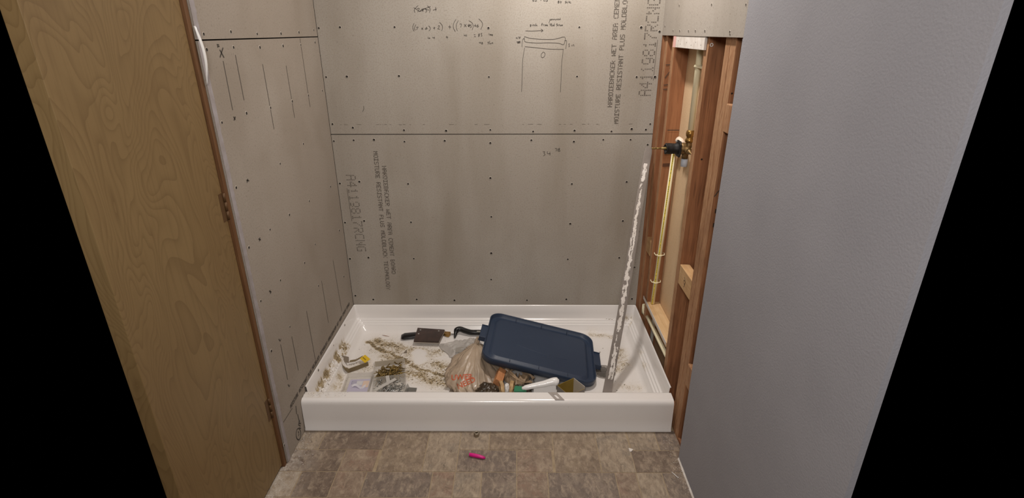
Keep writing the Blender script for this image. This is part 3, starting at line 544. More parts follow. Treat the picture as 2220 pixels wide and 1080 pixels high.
bm = bm_new(); box(bm, 1.5335, 1.570, -.921, -.8225, .276, .372); tag(obj('blocking', bm, M_stud_edge, framing, bevel=.003), 'pale block beside the painted wall, near the pan')
# shelf-like plate between the studs with its white metal edge
bm = bm_new(); box(bm, 1.5325, 1.597, -.5425, -.1660, .262, .2835); o = obj('ledge_board', bm, M_pine, framing, bevel=.001); tag(o, 'new pale pine plate between the studs')
bm = bm_new(); box(bm, 1.5300, 1.5322, -.545, -.112, .2735, .2885); tag(obj('metal_edging', bm, mat('pale_metal_strip', (214, 208, 202), .5), o), 'thin light metal strip along the pine plate')
# marks on the studs
for par, y, ss in ((sB, -.165, [[(1.545, 1.135), (1.597, 1.135)]]), (sD2, -.822, [[(1.538, 1.03), (1.550, 1.050), (1.566, 1.052)]]),
                   (sA, -.052, [[(1.538, 1.400), (1.572, 1.402)], [(1.556, 1.385), (1.562, 1.402), (1.556, 1.415)], [(1.538, 1.315), (1.575, 1.318)], [(1.538, 1.296), (1.575, 1.298)], [(1.540, 1.345), (1.560, 1.375)]])):
    bm = bm_new()
    for s in ss: ribbon(bm, [(a, y, b) for a, b in s], .0030, (0, -1, 0), .0022)
    obj('marker_mark', bm, M_pen, par)
bm = bm_new()
for z in (.985, .935): 
    for k in range(5): ribbon(bm, [(1.548, -.822, z-k*.003), (1.575, -.822, z+.003-k*.003)], .0028, (0, -1, 0), .0022)
obj('scorch_mark', bm, M_seam, sD2)
bm = bm_new()
for z in (1.045, .985):
    for k in range(5): ribbon(bm, [(1.540, -.165, z-k*.003), (1.588, -.165, z+.002-k*.003)], .0028, (0, -1, 0), .0022)
obj('scorch_mark', bm, mat('soot_smudge', (92, 60, 42), .9), sB)
# dents and knots
bm = bm_new()
for y, x, z, r_ in ((-.581, 1.565, 1.10, .0035), (-.822, 1.545, 1.36, .003), (-.822, 1.562, 1.41, .0025), (-.822, 1.562, 1.375, .0025)):
    lathe(bm, [(r_, 0), (r_*.5, .0006), (.0002, .0006)], (x, y-.002, z), (0, -1, 0), 10)
obj('knot', bm, M_seam, sC)
# upper right board
bm = bm_new(); box(bm, XR, 1.536, -.921, -.001, 1.5205, 2.435); br = obj('cement_board', bm, M_board_r, framing)
screws(br, DATA['screw_right'], (-1, 0, 0), lambda p: (XR, p[0], p[1]), r=.0036)

# off-cut of wallboard under the upper right board
t = thing('wallboard_offcut', (1.53, -.37, 1.475), 'white wallboard offcut with pink paper end fixed under the upper right board', 'wallboard')
bm = bm_new(); box(bm, 1.526, 1.5355, -.565, -.215, 1.4765, 1.5195); obj('core', bm, M_peel, t, bevel=.001)
bm = bm_new(); box(bm, 1.5255, 1.5356, -.214, -.178, 1.4765, 1.5195); tag(obj('paper_end', bm, mat('pink_paper', (226, 178, 172), .8), t), 'pink paper covered end')
for z, x in ((1.489, -.42), (1.497, -.36), (1.50, -.47), (1.492, -.53), (1.502, -.25), (1.49, -.28)):
    bm = bm_new(); lathe(bm, [(.0022, 0), (.001, .0006), (.0002, .0006)], (1.526, x, z), (-1, 0, 0), 8)
    obj('staple_hole', bm, M_seam, t)
bm = bm_new(); torus(bm, (1.545, -.5845, 1.494), (0, -1, 0), .0048, .0014)
tag(obj('washer', bm, M_white_plastic, base=True), 'tiny white ring on the stud below the upper right board', 'washer')

# ---------------------------------------------------------------- shower pan
pan = thing('shower_pan', (.762, -.39, 0), 'white glossy acrylic shower pan with stepped ledge, dusty inside', 'shower pan')
W0, W1 = .0015, XR-.0015
def seg_d(p, a, b):
    p = V(p); a = V(a); b = V(b); ab = b-a; t = max(0, min(1, (p-a).dot(ab)/ab.length_squared)); return (p-(a+ab*t)).length
def dust_at(x, y, key):
    v = 0
    q = V((x*9, y*9, .3)); wv = noise.noise_vector(q)*.022 + noise.noise_vector(q*5)*.009
    for pl, wd, dn in DATA[key]:
        d = min(seg_d((x+wv.x, y+wv.y), a, b) for a, b in zip(pl, pl[1:]))
        v = max(v, dn*math.exp(-(d/wd)**2*1.1))
    if key == 'dust':
        a, b = DATA['clean'][0]; d = seg_d((x+wv.x*.9, y+wv.y*.9), a, b)
        v *= min(1, max(0, (d-.032)/.014))
        v = v*max(.15, .72+.5*noise.noise(V((x*24, y*24, 5)))+.55*noise.noise(V((x*95, y*95, 8)))) + .035
    else: v = v*max(0, .55+.9*noise.noise(V((x*30, y*30, 9)))+1.0*noise.noise(V((x*140, y*110, 3)))) + .01
    return max(0, min(1, v))
ZF = .040
prof = [(0, .1720, .006), (.0004, .176, .006), (.004, .176, .006), (.006, .172, .006), (.0085, .130, .010), (.0105, .102, .014), (.0125, .0962, .015), (.0185, .0955, .016), (.0205, .0935, .016), (.0212, .0875, .016), (.0225, .0860, .017), (.0290, .0854, .017), (.0308, .0838, .018), (.0315, .0780, .018),
        (.0328, .0766, .018), (.0385, .0760, .019), (.0402, .0745, .019), (.0412, .0690, .020), (.0435, .0660, .022), (.0520, .0520, .026), (.0580, .0445, .030), (.0650, .0408, .034), (.076, ZF, .036)]
YF = -.7125
def path(d, r):
    xl, xr, yb = W0+d, W1-d, -.0015-d; P = []
    n = 130
    for i in range(n+1): P.append((xl, YF + (yb-r-YF)*i/n))
    for i in range(1, 8): a = PI - PI/2*i/8; P.append((xl+r+r*math.cos(a), yb-r+r*math.sin(a)))
    m = 200
    for i in range(m+1): P.append((xl+r + (xr-xl-2*r)*i/m, yb))
    for i in range(1, 8): a = PI/2 - PI/2*i/8; P.append((xr-r+r*math.cos(a), yb-r+r*math.sin(a)))
    for i in range(n+1): P.append((xr, yb-r + (YF-yb+r)*i/n))
    return P
bm = bm_new(); dl = bm.verts.layers.float.new('dust'); rings = []
for d, z, r_ in prof:
    ring = []
    for (x, y) in path(d, r_):
        v = bm.verts.new((x, y, z)); v[dl] = dust_at(x, y, 'dust_ledge') if .010 < d < .043 else (dust_at(x, y, 'dust')*.7 if d >= .043 else 0)
        ring.append(v)
    rings.append(ring)
for a, b in zip(rings, rings[1:]):
    for k in range(len(a)-1): bm.faces.new((a[k], a[k+1], b[k+1], b[k])).smooth = True
nx, ny = 470, 214; xa, xb, ya, yb = W0+.070, W1-.070, YF+.004, -.0715
grid = []
for j in range(ny+1):
    row = []
    for i in range(nx+1):
        x = xa+(xb-xa)*i/nx; y = ya+(yb-ya)*j/ny
        v = bm.verts.new((x, y, ZF+.0004)); v[dl] = dust_at(x, y, 'dust'); row.append(v)
    grid.append(row)
for j in range(ny):
    for i in range(nx): bm.faces.new((grid[j][i], grid[j][i+1], grid[j+1][i+1], grid[j+1][i])).smooth = True
body = obj('basin', bm, M_pan, pan, normals=False)
bm = bm_new(); dl = bm.verts.layers.float.new('dust')
cp = [(-.700, ZF-.002), (-.7045, .090), (-.7075, .138), (-.7095, .1475), (-.7140, .1503), (-.7200, .1508), (-.7420, .1500), (-.7500, .1492), (-.7530, .1496), (-.7600, .1475), (-.7655, .1430), (-.7690, .1360), (-.7705, .1250), (-.7728, .060), (-.7735, .012), (-.7765, .009), (-.7770, .0012)]
rings = []; nn = 200
for i in range(nn+1):
    x = W0 + (W1-W0)*i/nn; ring = []
    e = 0
    for y, z in cp:
        v = bm.verts.new((x, y, z)); v[dl] = .42*max(0, 1-abs(x-.06)/.12) * max(0, noise.noise(V((x*40, y*40, 3)))+.35) if -.753 < y < -.71 else 0
        ring.append(v)
    rings.append(ring)
for a, b in zip(rings, rings[1:]):
    for k in range(len(a)-1): bm.faces.new((a[k], b[k], b[k+1], a[k+1])).smooth = True
for rg, fl in ((rings[0], 0), (rings[-1], 1)):
    vs_ = [bm.verts.new(v.co) for v in rg] + [bm.verts.new((rg[0].co.x, -.70, .0012))]
    bm.faces.new(vs_ if fl else vs_[::-1])
obj('threshold', bm, M_pan, pan, normals=False)
screws(body, DATA['screw_flange_back'], (0, -1, 0), lambda p: (p[0], -.0062, p[1]), r=.004)
screws(body, DATA['screw_flange_left'], (1, 0, 0), lambda p: (W0+.0068, p[0], p[1]), r=.004)
screws(body, DATA['screw_flange_right'], (-1, 0, 0), lambda p: (W1-.0068, p[0], p[1]), r=.004)
# drain with perforated strainer
dc = (1.298, -.418)
bm = bm_new(); lathe(bm, [(.054, .0), (.054, .0022), (.047, .0028), (.045, .001), (.0002, .001)], (dc[0], dc[1], ZF), (0, 0, 1), 40)
dr = tag(obj('drain_cover', bm, mat('dark_drain_steel', (140, 134, 128), .5, metallic=.3), pan), 'round perforated metal drain strainer')
bm = bm_new()
for i in range(-6, 7):
    for j in range(-6, 7):
        if i*i+j*j < 38: lathe(bm, [(.0025, 0), (.0002, 0)], (dc[0]+i*.0066, dc[1]+j*.0066, ZF+.0016), (0, 0, 1), 8)
obj('drain_hole', bm, M_dark, dr)

# crumbs of thinset, flakes and chips lying in the pan: nobody could count them
def chip(bm, x, y, z, s, flat=.35):
    a = random.uniform(0, 6.28); n = random.choice((3, 4, 5)); top = []
    for k in range(n):
        t = a + 6.28*k/n; rr = s*random.uniform(.5, 1.1); top.append((x+rr*math.cos(t)*random.uniform(.6, 1.8), y+rr*math.sin(t)))
    b = [bm.verts.new((p[0], p[1], z)) for p in top]; u = [bm.verts.new((p[0]*.9+x*.1, p[1]*.9+y*.1, z+s*flat)) for p in top]
    bm.faces.new(u)
    for k in range(n): bm.faces.new((b[k], b[(k+1) % n], u[(k+1) % n], u[k]))
bm = bm_new(); cnt = 0
while cnt < 900:
    x = random.uniform(.08, 1.44); y = random.uniform(-.69, -.08); d = dust_at(x, y, 'dust')
    if random.random() < max(0, d-.12)**1.3*1.6 + .008:
        chip(bm, x, y, ZF+.0004, random.uniform(.0010, .0034)*(1.4 if d > .5 else 1)); cnt += 1
for k in range(170):
    y = random.uniform(-.70, -.25); x = .013+random.uniform(0, .030)
    if random.random() < (.25-y)*1.1: chip(bm, x, y, .0960 if x < .0205 else (.0860 if x < .031 else (.0766 if x < .040 else .066)), random.uniform(.001, .003))
for k in range(60): chip(bm, random.uniform(.02, .18), random.uniform(-.745, -.716), .1508, random.uniform(.0006, .0014))
for k in range(40): chip(bm, random.uniform(1.36, 1.50), random.uniform(-.019, -.012), .0960, random.uniform(.001, .003))
tag(obj('mortar_crumbs', bm, mat('grey_brown_mortar', (128, 114, 92), .95, (98, 84, 64), (300, 300, 300)), base=True), 'scattered grey brown mortar crumbs and chips lying all over the white pan', 'debris', kind='stuff')

# ---------------------------------------------------------------- leaning metal strip
strip = thing('metal_strip', (1.285, -.610, ZF), 'long grey metal strip with flaking white paint leaning in the right corner', 'metal strip')
P0 = V((1.2745, -.6185, ZF+.002)); P1 = V((1.5035, -.052, 1.037)); ax_ = (P1-P0); Ls = ax_.length; ax_.normalize()
sd = V((1, -.10, 0)); sd = (sd - ax_*sd.dot(ax_)).normalized(); nr = sd.cross(ax_).normalized()
if nr.y > 0: nr = -nr
hw = .0192
bm = bm_new(); vs_ = []
for t_ in [i/40 for i in range(41)]:
    b = .0035*math.sin(t_*5)*1.0; h_ = hw*(1 - .08*t_)
    c = P0 + ax_*Ls*t_ + sd*b
    h2 = h_ if t_ < .985 else h_*.8
    vs_.append([bm.verts.new(q) for q in (c-sd*h2, c-sd*(h2-.003)+nr*.0006, c+sd*(h2-.003)+nr*.0006, c+sd*h2, c+sd*h2-nr*.0012, c-sd*h2-nr*.0012)])
for a, b in zip(vs_, vs_[1:]):
    for k in range(6): bm.faces.new((a[k], a[(k+1) % 6], b[(k+1) % 6], b[k]))
bm.faces.new(vs_[0][::-1]); bm.faces.new(vs_[-1])
sb = obj('strip', bm, mat('weathered_strip', (136, 127, 120), .65, (120, 111, 104), (20, 20, 6), metallic=.1), strip)
# flakes of white paint: raised ragged cells
bm = bm_new(); NU, NT = 22, 560
def flake(u, t_):
    c = .10*math.sin(t_*7) - .12 + (.18 if t_ < .2 else 0); wd = .66 if t_ < .55 else .60
    if t_ > .93 or t_ < .075: return False
    n1 = noise.noise(V((u*2.2, t_*46, 1))) + .5*noise.noise(V((u*6, t_*150, 4)))
    cover = .34 if (.10 < t_ < .20 or .30 < t_ < .62 or .64 < t_ < .80) else (.30 if t_ < .9 else .2)
    if .20 < t_ < .255: cover = -.15
    if .81 < t_ < .855: cover = .02
    if .855 <= t_ < .925: cover = .45
    if .77 < t_ < .81: cover = .0
    return n1 + cover - (abs(u-c)/wd)**2.4 > 0
for i in range(NT):
    for j in range(NU):
        u = -1 + 2*(j+.5)/NU; t_ = (i+.5)/NT
        if flake(u, t_):
            b = .0035*math.sin(t_*5); h_ = hw*(1-.08*t_); q = []
            for (du, dt) in ((-.5, -.5), (.5, -.5), (.5, .5), (-.5, .5)):
                q.append(P0 + ax_*Ls*(t_+dt/NT) + sd*(b + h_*.98*(u+du*2/NU)) + nr*.0014)
            vv = [bm.verts.new(p) for p in q]; bm.faces.new(vv)
bmesh.ops.remove_doubles(bm, verts=bm.verts[:], dist=.00005)
r_ = bmesh.ops.extrude_face_region(bm, geom=bm.faces[:])
bmesh.ops.translate(bm, verts=[e for e in r_['geom'] if isinstance(e, bmesh.types.BMVert)], vec=-nr*.0009)
tag(obj('paint_flake', bm, M_peel, strip), 'flaking white paint', kind='stuff')

# ---------------------------------------------------------------- plumbing
t = thing('supply_pipe', (1.570, -.403, 1.16), 'cream plastic supply pipe rising above the brass shower valve', 'pipe')
bm = bm_new(); tube(bm, [(1.5695, -.405, 1.175), (1.5705, -.392, 1.52), (1.572, -.38, 2.3)], .0112, 20); obj('pipe', bm, M_cream, t)
bm = bm_new(); tube(bm, [(1.5705, -.397, 1.408), (1.5705, -.397, 1.420)], .0150, 20); torus(bm, (1.5705, -.397, 1.414), (0, 0, 1), .0135, .0035); box(bm, 1.560, 1.575, -.542, -.408, 1.410, 1.418)
tag(obj('pipe_clamp', bm, M_cream, t), 'cream plastic clamp fixed to the stud')
bm = bm_new(); box(bm, 1.556, 1.580, -.5425, -.530, 1.385, 1.405); box(bm, 1.556, 1.580, -.5425, -.530, 1.423, 1.443); obj('clamp_foot', bm, M_black, t)

v_ = thing('shower_valve', (1.56, -.39, 1.10), 'brass shower valve with black plaster guard and brass stem between the studs', 'valve')
zc = 1.100; yc = -.390
bm = bm_new()
lathe(bm, [(.0002, 0), (.014, 0), (.0165, .004), (.0165, .012), (.0125, .016), (.0125, .022), (.0155, .026), (.0170, .036), (.0150, .044), (.012, .048), (.0002, .048)], (1.5685, -.406, 1.128), (0, 0, 1), 12)
tag(obj('compression_fitting', bm, M_brass, v_), 'brass compression fitting')
bm = bm_new()
lathe(bm, [(.0002, 0), (.021, 0), (.0235, .004), (.0235, .022), (.018, .028), (.017, .036), (.0002, .040)], (1.538, yc, zc), (1, 0, 0), 20)
tube(bm, [(1.565, yc-.004, zc), (1.5685, -.404, zc+.012), (1.5685, -.406, zc+.034)], [.015, .0135, .012], 14)
tube(bm, [(1.563, yc, zc), (1.563, yc-.002, zc-.040)], [.014, .0125], 14)
tube(bm, [(1.560, yc-.01, zc), (1.562, yc-.050, zc-.002)], [.013, .0115], 14)
for k in range(4): torus(bm, (1.5615, yc-.030-k*.006, zc-.001), (0, -1, 0), .0115, .0016, 16, 6)
lathe(bm, [(.0105, 0), (.006, .010), (.0008, .026)], (1.562, yc-.052, zc-.002), (.10, -1, -.25), 12)
tube(bm, [(1.560, yc+.01, zc), (1.562, yc+.050, zc+.004)], [.013, .0115], 14)
obj('valve_body', bm, M_brass2, v_, smooth=False)
bm = bm_new()
tube(bm, [(1.562, yc+.044, zc+.004), (1.562, yc+.075, zc+.014), (1.555, yc+.090, zc+.020)], [.0145, .0145, .0135], 14)
tag(obj('elbow', bm, mat('pinkish_white_elbow', (232, 214, 196), .4), v_), 'cream plastic elbow behind the valve')
bm = bm_new()
# guard plate with cut corners, then ribbed black sleeve
pl = [(-.020, -.032), (.020, -.032), (.030, -.020), (.030, .020), (.020, .032), (-.020, .032), (-.030, .020), (-.030, -.020)]
a = [bm.verts.new((1.5305, yc+p, zc+q)) for p, q in pl]; b = [bm.verts.new((1.5375, yc+p, zc+q)) for p, q in pl]
bm.faces.new(a); bm.faces.new(b[::-1])
for k in range(8): bm.faces.new((a[k], a[(k+1) % 8], b[(k+1) % 8], b[k]))
obj('guard_plate', bm, M_black, v_, bevel=.0015)
bm = bm_new()
n = 24; rings = []
for i, (r_, x) in enumerate([(.0225, 1.5305), (.0225, 1.522), (.0205, 1.518), (.0215, 1.508), (.0222, 1.496), (.0215, 1.486), (.0225, 1.480), (.0225, 1.477), (.0190, 1.477), (.0185, 1.520)]):
    rings.append([bm.verts.new((x + (.006*abs(math.sin(k*2*PI/n*1.5)) if 6 <= i <= 8 else 0), yc+r_*math.cos(2*PI*k/n), zc+r_*math.sin(2*PI*k/n))) for k in range(n)])
for a, b in zip(rings, rings[1:]):
    for k in range(n): bm.faces.new((a[k], a[(k+1) % n], b[(k+1) % n], b[k])).smooth = True
tag(obj('sleeve', bm, M_black, v_), 'black rubbery plaster guard sleeve')
bm = bm_new()
lathe(bm, [(.0002, 0), (.0032, 0), (.0036, .003), (.0030, .006), (.0036, .010), (.0036, .018), (.0028, .020), (.0036, .022), (.0038, .034), (.0030, .036), (.0042, .040), (.0060, .052), (.0065, .075)], (1.4265, yc, zc+.001), (1, 0, 0), 12)
tag(obj('stem', bm, M_brassy, v_), 'thin brass stem')
bm = bm_new(); tube(bm, [(1.563, yc-.002, zc-.041), (1.563, yc-.003, zc-.072)], .0135, 16); tag(obj('lower_coupling', bm, M_bluewhite, v_), 'pale bluish coupling under the valve')
for sx in (-1, 1):
    bm = bm_new(); lathe(bm, [(.0002, 0), (.005, .001), (.005, .003)], (1.5285, yc+.022, zc+sx*.024), (1, 0, 0), 8)
    obj('plate_screw', bm, M_zinc, v_)

t = thing('riser_pipe', (1.565, -.19, .285), 'cream plastic pipe with yellow stripe running down from the valve', 'pipe')
pa, pb = V((1.5580, -.1890, .286)), V((1.5775, -.1930, 1.045))
bm = bm_new(); tube(bm, [pa, pb], .0102, 20); tube(bm, [pb, pb+V((-.001, -.010, .014)), pb+V((-.004, -.06, .024))], .0112, 16); obj('pipe', bm, M_cream, t)
bm = bm_new(); d = V((-.55, -1, 0)).normalized(); s_ = V((1, -.55, 0)).normalized()
q = [pa + d*.0105 - s_*.0028, pa + d*.0105 + s_*.0028, pb + d*.0105 + s_*.0028, pb + d*.0105 - s_*.0028]
r0 = [bm.verts.new(p) for p in q]; r1 = [bm.verts.new(p - d*.004) for p in q]
bm.faces.new(r0)
for k in range(4): bm.faces.new((r0[k], r0[(k+1) % 4], r1[(k+1) % 4], r1[k]))
tag(obj('stripe', bm, M_yellow, t), 'yellow stripe')
bm = bm_new(); z = 0
while z < 1:
    l = random.uniform(.004, .010); p = pa.lerp(pb, z) + d*.0108; e = pa.lerp(pb, min(1, z+l)) + d*.0108
    if int(z*9) % 2 == 0 or random.random() < .6: bm.faces.new([bm.verts.new(v) for v in (p-s_*.0010, p+s_*.0010, e+s_*.0010, e-s_*.0010)])
    z += l + .005
tag(obj('print', bm, M_pen, t), kind='stuff')
for f_ in (.155, .345):
    p = pa.lerp(pb, f_)
    c = thing('pipe_strap', p, 'cream pipe strap, %s of the two holding the yellow striped pipe' % ('lower' if f_ < .2 else 'upper'), 'pipe strap')
    bm = bm_new(); torus(bm, p, (0, 0.1, 1), .0122, .0028, 20, 8); obj('loop', bm, M_cream, c)
    bm = bm_new()
    for sx in (-1, 1): tube(bm, [p+V((sx*.011, -.004, 0)), p+V((sx*.020, -.009, .004)), p+V((sx*.024, .004, .008)), p+V((sx*.018, .0225, .004))], .0022, 8)
    obj('strap_end', bm, M_cream, c)

t = thing('branch_pipe', (1.546, -.11, .19), 'cream plastic branch pipe slanting below the pine plate beside the pan', 'pipe')
bm = bm_new(); tube(bm, [(1.5465, -.112, .197), (1.5465, -.5405, .2095)], .0098, 16); obj('pipe', bm, M_cream, t)
bm = bm_new(); tube(bm, [(1.5465, -.135, .197), (1.5465, -.095, .196)], .0135, 16); tube(bm, [(1.5465, -.098, .180), (1.5465, -.098, .228)], [.0135, .0140], 16); obj('elbow', bm, M_cream, t)
bm = bm_new(); tube(bm, [(1.5775, -.1780, .013), (1.5775, -.1780, .261)], .0098, 16); o = obj('drop_pipe', bm, mat('white_pipe', (222, 220, 210), .4), base=True)
tag(o, 'white vertical pipe in the dark gap under the pine plate', 'pipe')

# ---------------------------------------------------------------- things in the pan
# storage bin lid: rim, recess, raised plateau, end tabs, ribs
def eul(a, b, c): return Matrix.Rotation(c, 3, 'Z') @ Matrix.Rotation(b, 3, 'Y') @ Matrix.Rotation(a, 3, 'X')
lid_c = V((.9985, -.3400, .1400)); lidR = eul(-.006, .229, -.078)
lid = thing('storage_bin_lid', (1.0, -.31, ZF), 'large navy blue plastic storage bin lid lying tilted across the pan', 'bin lid')
def rrect(hx, hy, r, n=7):
    P = []
    for cx, cy, a0 in ((hx-r, hy-r, 0), (-hx+r, hy-r, PI/2), (-hx+r, -hy+r, PI), (hx-r, -hy+r, 3*PI/2)):
        for i in range(n+1): a = a0 + PI/2*i/n; P.append((cx+r*math.cos(a), cy+r*math.sin(a)))
    return P
HX, HY = .268, .206
bm = bm_new(); rings = []
for inset, z, r_ in ((0, -.030, .062), (0, -.001, .062), (.0015, .001, .061), (.0040, .001, .060), (.0052, -.001, .059), (.0070, -.0190, .057), (.010, -.0205, .055), (.028, -.0205, .048), (.032, -.0195, .045), (.042, -.0095, .036), (.046, -.0088, .034)):
    rings.append([bm.verts.new(lid_c + lidR @ V((x, y, z))) for x, y in rrect(HX-inset, HY-inset, r_)])
for a, b in zip(rings, rings[1:]):
    n = len(a)
    for k in range(n): bm.faces.new((a[k], a[(k+1) % n], b[(k+1) % n], b[k])).smooth = True
bm.faces.new(rings[-1])
inner = [[bm.verts.new(lid_c + lidR @ V((x, y, z))) for x, y in rrect(HX-i_, HY-i_, r_)] for i_, z, r_ in ((.003, -.030, .060), (.003, -.004, .060), (.008, -.0225, .056), (.05, -.0225, .034))]
for a, b in zip(inner, inner[1:]):
    for k in range(n): bm.faces.new((a[k], a[(k+1) % n], b[(k+1) % n], b[k])).smooth = True
bm.faces.new(inner[-1][::-1])
for k in range(n): bm.faces.new((rings[0][k], rings[0][(k+1) % n], inner[0][(k+1) % n], inner[0][k]))
obj('lid_panel', bm, M_blue, lid)
for sx in (-1, 1):
    bm = bm_new()
    for (x0, x1, y0, y1, z0, z1) in ((HX-.002, HX+.030, -.056, .056, -.006, -.003), (HX+.027, HX+.030, -.056, .056, -.022, -.003), (HX-.002, HX+.030, -.056, -.053, -.022, .003), (HX-.002, HX+.030, .053, .056, -.022, .003)):
        vs_ = [bm.verts.new(lid_c + lidR @ V((sx*x, y, z))) for x in (x0, x1) for y in (y0, y1) for z in (z0, z1)]
        for q in ((0, 1, 3, 2), (4, 6, 7, 5), (0, 4, 5, 1), (2, 3, 7, 6), (0, 2, 6, 4), (1, 5, 7, 3)): bm.faces.new([vs_[i] for i in q])
    obj('handle', bm, M_blue, lid, bevel=.0012)
for sy in (-1, 1):
    for x in (-.135, 0, .135):
        bm = bm_new(); vs_ = [bm.verts.new(lid_c + lidR @ V((x+a, sy*b, c))) for a in (-.0012, .0012) for b, c in ((HY-.0065, -.004), (HY-.0065, -.0203), (HY-.034, -.0203), (HY-.043, -.0085))]
        bm.faces.new(vs_[:4]); bm.faces.new(vs_[4:][::-1])
        for k in range(4): bm.faces.new((vs_[k], vs_[(k+1) % 4], vs_[4+(k+1) % 4], vs_[4+k]))
        obj('rib', bm, M_blue, lid)
bm = bm_new(); pp_ = [(-.115, -.015), (-.118, -.030), (-.105, -.036), (0, -.056), (.075, -.063), (.125, -.058), (.130, -.050)]
tube(bm, [lid_c + lidR @ V((x, y, -.0088)) for x, y in smoothpts(pp_, 5)], .0010, 6); obj('moulded_line', bm, M_blue, lid)

# sanding block (dark plate) on a black tool handle
t = thing('dark_plate', (.41, -.12, .062), 'dark brown square plate with three screws lying over the black tool handle', 'plate')
q = [(.352, -.069), (.499, -.087), (.484, -.205), (.354, -.197)]
bm = bm_new(); prism(bm, q, .0635, .0725); obj('plate', bm, [mat('dark_brown_laminate', (62, 44, 38), .45, (48, 34, 30), (30, 30, 30), speck=.3, speck_scale=500, speck_col=(120, 105, 95))], t, bevel=.0008)
bm = bm_new(); prism(bm, [(x*1.0+.0004, y-.0003) for x, y in q], .0600, .0633); tag(obj('backing', bm, mat('pale_backing', (188, 178, 166), .7), t), 'pale backing layer')
for x, y in ((.371, -.092), (.470, -.102), (.368, -.130)):
    bm = bm_new(); lathe(bm, [(.0048, 0), (.0046, .0010), (.002, .0014), (.0002, .0006)], (x, y, .0725), (0, 0, 1), 12); obj('screw', bm, M_zinc, t)
t = thing('scraper_tool', (.40, -.11, ZF), 'black handled tool with a brass tip sticking out from under the dark plate', 'tool')
bm = bm_new(); tube(bm, [(.276, -.118, .053), (.290, -.114, .054), (.340, -.108, .0535), (.440, -.098, .0495), (.492, -.092, .050), (.500, -.091, .050)], [.012, .0165, .0160, .0105, .0135, .009], 14)
for v in bm.verts: v.co.z = .050 + (v.co.z-.050)*.62; v.co.y = -.103 + (v.co.y+.103)*1.75
obj('handle', bm, M_blk_gloss, t)
bm = bm_new(); prism(bm, [(.496, -.078), (.530, -.082), (.532, -.098), (.522, -.118), (.506, -.112), (.496, -.104)], .044, .056); tag(obj('tip', bm, M_brass, t, bevel=.001), 'brass coloured tip')
bm = bm_new(); tube(bm, [(.533, -.093, .048), (.566, -.091, .045)], .0030, 8)
for k in range(5): torus(bm, (.537+k*.006, -.093+.0003*k, .0475-k*.0005), (1, 0, 0), .0036, .0012, 10, 6)
obj('bit', bm, M_steel, t)
# pry tool / hammer with long black handle
t = thing('pry_bar', (.62, -.06, ZF), 'black curved pry bar lying behind the clear plastic sheet', 'tool')
pts_ = smoothpts([(.5570, -.1330, .050), (.5590, -.1020, .0600), (.5640, -.0840, .0680), (.5820, -.0780, .0700), (.6080, -.0860, .0640), (.6400, -.0950, .0600), (.6800, -.0960, .0600), (.7300, -.0980, .0600)], 4)
bm = bm_new(); rr = [.003+.0115*min(1, i/7) for i in range(len(pts_))]; tube(bm, pts_, rr, 12)
obj('handle', bm, M_blk_gloss, t)
bm = bm_new(); obox(bm, (.6900, -.1010, .0705), .018, .0085, .0022, -.02, Matrix.Rotation(-.35, 3, 'X')); tag(obj('label_plate', bm, mat('silver_sticker', (170, 164, 156), .4), t, bevel=.0006), 'silver sticker')

# small wood splinter
bm = bm_new(); tube(bm, [(.165, -.095, ZF+.002), (.185, -.103, ZF+.0022), (.205, -.107, ZF+.002)], [.0006, .0014, .0005], 6); tag(obj('splinter', bm, M_stud, base=True), 'thin brown splinter near the back left of the pan floor', 'splinter')

# ---------------------------------------------------------------- crumpled films
def film_mat(name, col, alpha, rough=.35, dk=None):
    m = mat(name, col, rough, dk or tuple(int(c*.88) for c in col), (14, 14, 14), coat=.15, bump=.4, bump_scale=60)
    p = m.node_tree.nodes['Principled BSDF']; p.inputs['Alpha'].default_value = alpha; p.inputs['Subsurface Weight'].default_value = 0
    return m
M_bag = film_mat('tan_bag_film', (182, 162, 140), .93)
M_bag2 = film_mat('tan_bag_film_torn', (176, 150, 122), .97)
M_clear = film_mat('clear_grey_film', (206, 200, 194), .62)

# clear plastic sheet / zip bag
def sheet(name, poly_fn, nu, nv, mats, parent, thick=.0006):
    bm = bm_new(); g_ = [[bm.verts.new(poly_fn(i/nu, j/nv)) for i in range(nu+1)] for j in range(nv+1)]
    for j in range(nv):
        for i in range(nu): bm.faces.new((g_[j][i], g_[j][i+1], g_[j+1][i+1], g_[j+1][i])).smooth = True
    o = obj(name, bm, mats, parent); s = o.modifiers.new('thick', 'SOLIDIFY'); s.thickness = thick; return o
t = thing('clear_plastic_bag', (.60, -.2, ZF), 'crumpled clear grey plastic bag lying between the pry bar and tan bag', 'plastic bag')
A_, B_, C_, D_ = V((.470, -.190, 0)), V((.553, -.305, 0)), V((.740, -.250, 0)), V((.690, -.150, 0))
def f_sheet(u, v):
    p = A_.lerp(B_, v).lerp(D_.lerp(C_, v), u)
    if u < .12: p += (V((.53, -.14, 0))-A_)*(0)
    rdg = abs(noise.noise(V((p.x*16, p.y*16, 2)))) + .5*abs(noise.noise(V((p.x*38, p.y*38, 7))))
    e = min(1, 6*min(u, 1-u, v, 1-v)+.05)
    z = ZF + .004 + e*(.010 + .018*u) + rdg*.028*e
    return p + V((.008*noise.noise(V((p.x*20, p.y*20, 4))), .008*noise.noise(V((p.y*20, p.x*20, 9))), 0)) + V((0, 0, z))
sheet('film', f_sheet, 70, 44, M_clear, t)
bm = bm_new(); prism(bm, [(.578, -.262), (.606, -.250), (.618, -.262), (.616, -.300), (.580, -.300)], ZF+.030, ZF+.0315); tag(obj('grey_tab', bm, mat('grey_tab', (150, 144, 136), .5), t, bevel=.0004), 'darker grey tab')
